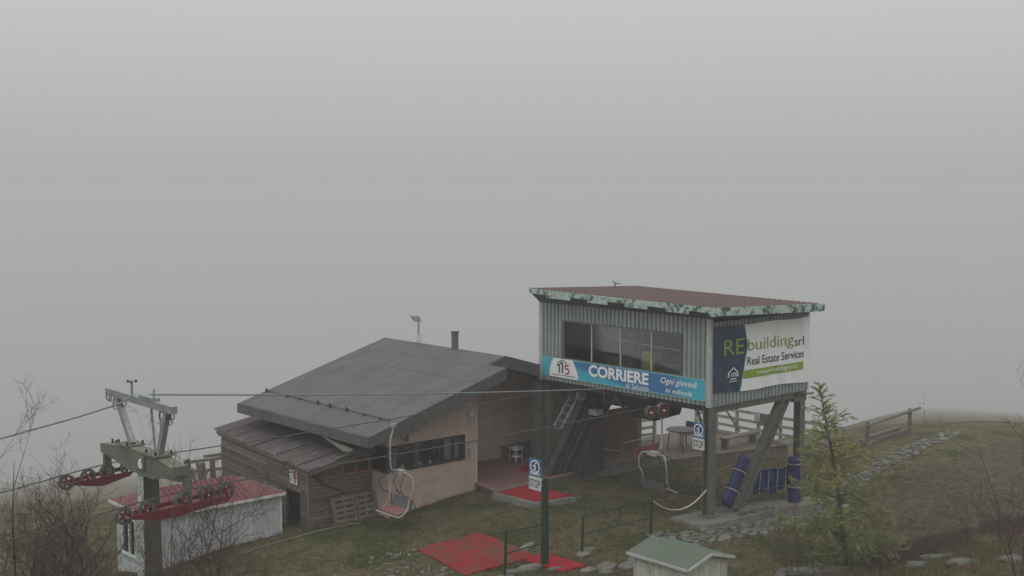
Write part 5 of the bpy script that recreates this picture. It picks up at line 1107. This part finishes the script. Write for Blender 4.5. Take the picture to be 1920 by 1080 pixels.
# ------------------------------------------------------------ vegetation
def rnd_dir(d, ang, r_):
    d = Vector(d).normalized(); x = d.orthogonal().normalized(); y = d.cross(x); t2 = r_.uniform(0, 6.283); return (d * math.cos(ang) + (x * math.cos(t2) + y * math.sin(t2)) * math.sin(ang)).normalized()
def grow(mbT, mbC, p, d, L, r, depth, r_, maxd, upb=.12):
    n = 5 if depth < 2 else 4; pts = [p]; rs = [r]; cur = Vector(p); dd = Vector(d)
    for i in range(n):
        dd = (dd + Vector((r_.uniform(-1, 1), r_.uniform(-1, 1), r_.uniform(-.6, 1))) * (.13 if depth < 2 else .24) + Vector((0, 0, upb * .5))).normalized(); cur = cur + dd * L / n; pts.append(cur.copy()); rs.append(r * (1 - .90 * (i + 1) / n))
    (mbT if depth == 0 else mbC).tube(pts, rs, 6 if depth == 0 else (5 if depth == 1 else 3), depth < 2)
    if depth >= maxd: return
    nb = int({0: 11, 1: 7, 2: 4, 3: 3}[depth] * DENS + .5)
    for k in range(nb):
        t2 = r_.uniform(.22, .98); i = min(int(t2 * n), n - 1); q = pts[i].lerp(pts[i + 1], t2 * n - i)
        bd = rnd_dir(dd if i > 1 else d, r_.uniform(.55, 1.25), r_); bd = (bd + Vector((0, 0, .12))).normalized()
        grow(mbT, mbC, q, bd, L * r_.uniform(.34, .58) * (1.1 - .45 * t2), max(rs[i] * .55, .0042), depth + 1, r_, maxd)
DENS = 1.0
def bare_tree(name, label, base, stems, seed, maxd=3, group='bare leafless trees', cat='tree', rad=.05):
    r_ = random.Random(seed); t_ = thing(name, label, cat, base, group); T = MB(); C = MB(); p = Vector(base)
    for (tx, ty, tz) in stems:
        v_ = Vector((tx, ty, tz)) - p; grow(T, C, p + Vector((r_.uniform(-.1, .1), r_.uniform(-.1, .1), -.15)), v_.normalized(), v_.length, rad * r_.uniform(.8, 1.1), 0, r_, maxd, .02)
    T.build('trunk', bark, t_, True); C.build('crown', bark_red, t_)
def stem_pts(Y, lst): return [at(px, py, Y) for px, py in lst]
def tree_at(name, label, px, Y, tops, seed, maxd=3, rad=.05, dx=0, **kw):
    a, b, _ = at(px, 1000, Y); bare_tree(name, label, (a, b, gz(a, b)), stem_pts(Y, tops), seed, maxd, rad=rad, **kw)
tree_at('bare_tree', 'tallest bare tree at the far left, forked at mid height', 48, 23.5, [(82, 850), (14, 885), (118, 900)], 1, 3, .055)
tree_at('bare_tree', 'bare bushy tree standing between the tall bare tree and the white shed', 112, 24.5, [(118, 955), (150, 960), (85, 945), (130, 990)], 2, 3, .05)
tree_at('bare_tree', 'leaning bare tree whose long stem curves up beside the shed window', 165, 23.5, [(208, 940), (185, 970), (140, 975)], 3, 3, .045)
tree_at('bare_tree', 'bare shrub at the left edge of the picture', 5, 22.5, [(-20, 960), (25, 940), (40, 985), (60, 1000)], 4, 3, .05)
DENS = .8
tree_at('bare_tree', 'bare shrub rising in front of the tower column', 315, 21.5, [(328, 905), (345, 975), (300, 990)], 5, 3, .03)
tree_at('bare_tree', 'bare shrub spreading across the long white shed wall', 362, 21.8, [(372, 935), (405, 945), (425, 960), (345, 955)], 6, 3, .035)
tree_at('bare_tree', 'bare shrub whose right stem arches towards the hut doorway', 385, 22.5, [(475, 945), (445, 930), (420, 1000)], 7, 3, .035)
DENS = .5
tree_at('bare_tree', 'bare tree leaning in from the right edge of the picture', 1935, 24.0, [(1864, 778), (1900, 775), (1945, 780), (1870, 910)], 8, 3, .03)
DENS = .8
SAPG = 'thin saplings on the foreground bank'
def sapling(label, px, Y, tops, seed, rad=.02):
    a, b, _ = at(px, 1000, Y); bare_tree('sapling', label, (a, b, gz(a, b)), stem_pts(Y, tops), seed, 2, SAPG, 'sapling', rad)
sapling('thin bare sapling left of the larch with a crooked stem', 1478, 26.8, [(1482, 965)], 11, .014); sapling('straight bare sapling just left of the larch', 1500, 27.2, [(1497, 905)], 12, .014); sapling('dark leaning sapling at the foot of the larch', 1535, 26.5, [(1512, 985), (1530, 960)], 13, .014)
sapling('pair of thin bare stems right of the larch', 1660, 27.0, [(1640, 1000), (1656, 965)], 14, .014); sapling('small dark sapling in front of the brown field', 1822, 27.0, [(1809, 928)], 15, .02)
# larch
def larch(label, base, top, seed):
    r_ = random.Random(seed); t_ = thing('larch_tree', label, 'tree', base); P0 = Vector(base) + Vector((0, 0, -.2)); P1 = Vector(top)
    mid = P0.lerp(P1, .5) + Vector((.12, 0, 0)); tp = [P0.lerp(mid, s / 5) for s in range(6)] + [mid.lerp(P1, s / 5) for s in range(1, 6)]
    H_ = P1.z - base[2]; T = MB(); T.tube(tp, [.07 * (1 - .92 * i / 10) + .004 for i in range(11)], 8); T.build('trunk', bark, t_, True)
    Bm = MB(); N1 = MB(); N2 = MB()
    for k in range(125):
        f = .06 + .93 * (k / 125) ** 1.08; s = f * 10; i = min(int(s), 9); p = tp[i].lerp(tp[i + 1], s - i); L = (1.45 * (1 - f) ** .75 + .10) * r_.uniform(.55, 1.15)
        if f < .14: L *= .65
        elif f < .45: L *= 1.02
        t2 = r_.uniform(0, 6.283); d = Vector((math.cos(t2), math.sin(t2), .15 + .55 * f)).normalized(); pts = [p]; n = 6; cur = p.copy()
        for j in range(n):
            d = (d + Vector((r_.uniform(-.1, .1), r_.uniform(-.1, .1), -.06 + .11 * j / n))).normalized(); cur = cur + d * L / n; pts.append(cur.copy())
        Bm.tube(pts, [.011 * (1 - .8 * j / n) + .002 for j in range(n + 1)], 3, False)
        branches = [pts]
        for _ in range(int(3 + L * 6)):
            j = r_.randint(1, n - 1); q = pts[j].lerp(pts[j + 1], r_.random()); dd = rnd_dir(pts[j + 1] - pts[j], r_.uniform(.5, 1.1), r_); l2 = L * r_.uniform(.15, .4)
            q2 = q + dd * l2 * .5 + Vector((0, 0, -.02)); q3 = q + dd * l2; Bm.tube([q, q2, q3], [.005, .004, .002], 3, False); branches.append([q, q2, q3])
        for br in branches:
            tot = sum((b - a).length for a, b in zip(br[:-1], br[1:])); cnt = int(tot * 105 * (1.25 - .55 * f)) + 2
            for _ in range(cnt):
                x = r_.random() * (len(br) - 1); j = min(int(x), len(br) - 2); q = br[j].lerp(br[j + 1], x - j); dst = N2 if (f < .42 and r_.random() < .6) or r_.random() < .2 else N1
                for _n2 in range(3):
                    dd = Vector((r_.uniform(-1, 1), r_.uniform(-1, 1), r_.uniform(-.5, 1))).normalized() * r_.uniform(.03, .07); w = dd.orthogonal().normalized() * .0055
                    dst.raw([q - w, q + w, q + dd], [(0, 1, 2)])
    Bm.build('bough', bark, t_); N1.build('crown', needle, t_); N2.build('inner_needles', needle_d, t_)
la = at(1592, 1040, 28.6); la = (la[0], la[1], gz(la[0], la[1])); larch('young larch with fresh green needles leaning left by the path', la, at(1535, 716, 29.4), 7)
l2 = at(1806, 985, 28.0); 
# grass, pebbles, heather
def scatter(name, label, n, gen, mat, h, w, seed, kind='stuff', cat='grass'):
    r_ = np.random.default_rng(seed); a, b = gen(r_, n); n = len(a); z = gz_arr(a, b) - .0; ang = r_.uniform(0, 6.283, n); hh = r_.uniform(*h, n); ww = r_.uniform(*w, n); lx = r_.normal(0, .35, n) * hh; ly = r_.normal(0, .35, n) * hh
    v = np.empty((n, 3, 3)); v[:, 0] = np.stack([a - np.cos(ang) * ww, b - np.sin(ang) * ww, z - .01], 1); v[:, 1] = np.stack([a + np.cos(ang) * ww, b + np.sin(ang) * ww, z - .01], 1); v[:, 2] = np.stack([a + lx, b + ly, z + hh], 1)
    m_ = bpy.data.meshes.new(name); m_.vertices.add(3 * n); m_.vertices.foreach_set('co', v.ravel()); m_.loops.add(3 * n); m_.loops.foreach_set('vertex_index', np.arange(3 * n, dtype=np.int32)); m_.polygons.add(n); m_.polygons.foreach_set('loop_start', np.arange(0, 3 * n, 3, dtype=np.int32)); m_.update(calc_edges=True); m_.validate()
    m_.materials.append(mat); o = bpy.data.objects.new(name, m_); COL.objects.link(o); o.location = world(0, 0, 0); o.rotation_euler = (0, 0, TH); setp(o, label, cat, None, kind); return o
def lawn(r_, n):
    a = r_.uniform(-14, 12, n); b = r_.uniform(-8, 7.2, n)
    bad = ((a > -8.1) & (a < -6.1) & (b > .6) & (b < 2.8) & (r_.random(n) < .80)) | ((a > -6.65) & (a < -6.05) & (b > -.95) & (b < 1.2)) | ((a > -3.5) & (a < -1.5) & (b > 3.4)) | ((a > -3.2) & (b > 5.3)) | ((a > -6.3) & (b > 6.55)) | ((a > -1) & (a < 5.5) & (b > -.75) & (b < .75)) | ((a > -8.5) & (b > 7.4)) | ((a < -8.9) & (b > 7.8))
    k = (~bad) & (r_.random(n) < .55 + .5 * vnoise(a, b, 1.1, 9)) & ~((a > 4) & (b < 1) & (r_.random(n) < .7)); return a[k], b[k]
turf = M('short_grass', (.060, .076, .022), (.125, .100, .050), 1.4, .95, contrast=(.42, .60))
scatter('grass', 'short patchy mountain grass', 130000, lawn, turf, (.025, .085), (.007, .017), 3)
def clumps(r_, n):
    ca = r_.uniform(-13, 13, n // 9); cb = r_.uniform(-7, 6.6, n // 9)
    # extra clumps against walls, plinth, platform and post feet
    ex_a = [r_.uniform(-6.3, -3, 60), r_.uniform(-8.3, -6.3, 30), r_.uniform(-12.5, -9, 60), r_.uniform(-1.2, 5.4, 70), r_.uniform(-3.6, 4.7, 80), r_.normal(-6.6, .15, 12), r_.normal(-5.3, .15, 10), r_.normal(-2.7, .15, 10)]
    ex_b = [r_.normal(6.45, .08, 60), r_.normal(7.2, .1, 30), r_.normal(7.75, .1, 60), r_.normal(-.75, .1, 70), r_.normal(5.3, .15, 80), r_.normal(-.35, .15, 12), r_.normal(-.3, .12, 10), r_.normal(-.3, .12, 10)]
    keep = r_.random(len(ca)) < .5 + .6 * vnoise(ca, cb, .9, 33)
    ca = np.concatenate([ca[keep]] + ex_a); cb = np.concatenate([cb[keep]] + ex_b)
    a = np.repeat(ca, 9) + r_.normal(0, .06, len(ca) * 9); b = np.repeat(cb, 9) + r_.normal(0, .06, len(ca) * 9)
    bad = ((a > -8.2) & (a < -6.05) & (b > -.95) & (b < 2.8)) | ((a > -3.4) & (a < -1.6) & (b > 3.5)) | ((a > -3.1) & (b > 5.5)) | ((a > -6.3) & (b > 6.6)) | ((a > -.9) & (a < 5.3) & (b > -.5) & (b < .6))
    return a[~bad], b[~bad]
scatter('dry_grass', 'taller dry grass tufts dotted over the turf', 52000, clumps, M('dry_stalks', (.16, .125, .06), (.075, .085, .03), 1.7, .95, contrast=(.42, .58)), (.04, .15), (.005, .011), 12)
def bank(r_, n):
    t2 = r_.uniform(0, 1, n); px = 1590 + 340 * t2; d = r_.normal(0, .5, n)
    a0 = -.4 + 5.9 * t2; b0 = -5.25 - 1.35 * t2; a1 = a0 + d * .8 + r_.normal(0, .15, n); b1 = b0 + d * .55 - np.abs(r_.normal(0, .3, n)); k = r_.random(n) < .45 + .75 * vnoise(a1, b1, 2.1, 41); return a1[k], b1[k]
scatter('heather', 'purple brown heather growing along the foreground bank', 44000, bank, heather_m, (.03, .13), (.008, .018), 4, cat='heather')
def heath(r_, n):
    a = r_.uniform(-3.5, 7, n); b = r_.uniform(-10.5, -5.3, n); k = (b < -5.5 - .25 * (a + .5)) & (r_.random(n) < .55 + .5 * vnoise(a, b, 1.6, 19)); return a[k], b[k]
scatter('heath_grass', 'mixed green and brown heath in the right foreground', 52000, heath, M('heath_blades', (.11, .12, .04), (.17, .11, .06), .9, .95, contrast=(.42, .58)), (.04, .15), (.006, .014), 6)
def scrub(r_, n):
    a = r_.uniform(-21, -12.5, n); b = r_.uniform(-4, 9, n); k = ~((a > -13.2) & (b > 7.5)); return a[k], b[k]
scatter('scrub', 'rough brown and green undergrowth below the tower', 40000, scrub, M('scrub_blades', (.085, .09, .035), (.12, .07, .05), .8, .95, contrast=(.4, .6)), (.08, .35), (.006, .014), 8, cat='undergrowth')
pn = 460; r_ = random.Random(17); mb = MB()
for k in range(pn):
    if k < 210: a_, b_ = r_.uniform(-11, 3), r_.uniform(-2.5, 5.0)
    elif k < 330: a_, b_ = -8.75 + r_.gauss(0, .35), r_.uniform(-1.0, 3.2)
    else: a_, b_ = r_.uniform(4, 16), r_.uniform(-6, 1)
    s_ = r_.uniform(.010, .032) * (1.8 if r_.random() < .12 else 1); z_ = gz(a_, b_) + .02
    ring_ = [(a_ + s_ * r_.uniform(.7, 1.3) * math.cos(t2), b_ + s_ * r_.uniform(.7, 1.3) * math.sin(t2)) for t2 in (0, 1.25, 2.5, 3.77, 5.0)]
    mb.raw([(x, y, z_ - .03) for x, y in ring_] + [(a_ + (x - a_) * .7, b_ + (y - b_) * .7, z_ + s_ * .2) for x, y in ring_], [(i, (i + 1) % 5, 5 + (i + 1) % 5, 5 + i) for i in range(5)] + [(5, 6, 7, 8, 9)])
o = mb.build('pebbles', pebble_m); setp(o, 'small pale stones scattered over the turf', 'pebbles', None, 'stuff')

# ------------------------------------------------------------ haze: one even volume round everything
zmin = float(GZ.min()) - 1.0
hz_ = MB(); X0 = 1700
hz_.box((-X0, -X0, zmin), (X0, X0, 14.0)); hm = bpy.data.materials.new('mountain_cloud'); hm.use_nodes = True; hn = hm.node_tree; hn.nodes.clear()
ho = hn.nodes.new('ShaderNodeOutputMaterial'); pv = hn.nodes.new('ShaderNodeVolumePrincipled'); pv.inputs['Color'].default_value = (.745, .755, .757, 1); pv.inputs['Density'].default_value = HAZE; pv.inputs['Anisotropy'].default_value = 0.0
hn.links.new(pv.outputs[0], ho.inputs['Volume'])
o = hz_.build('haze', hm); setp(o, 'even grey mountain cloud hanging over the whole hilltop', 'fog', None, 'stuff')
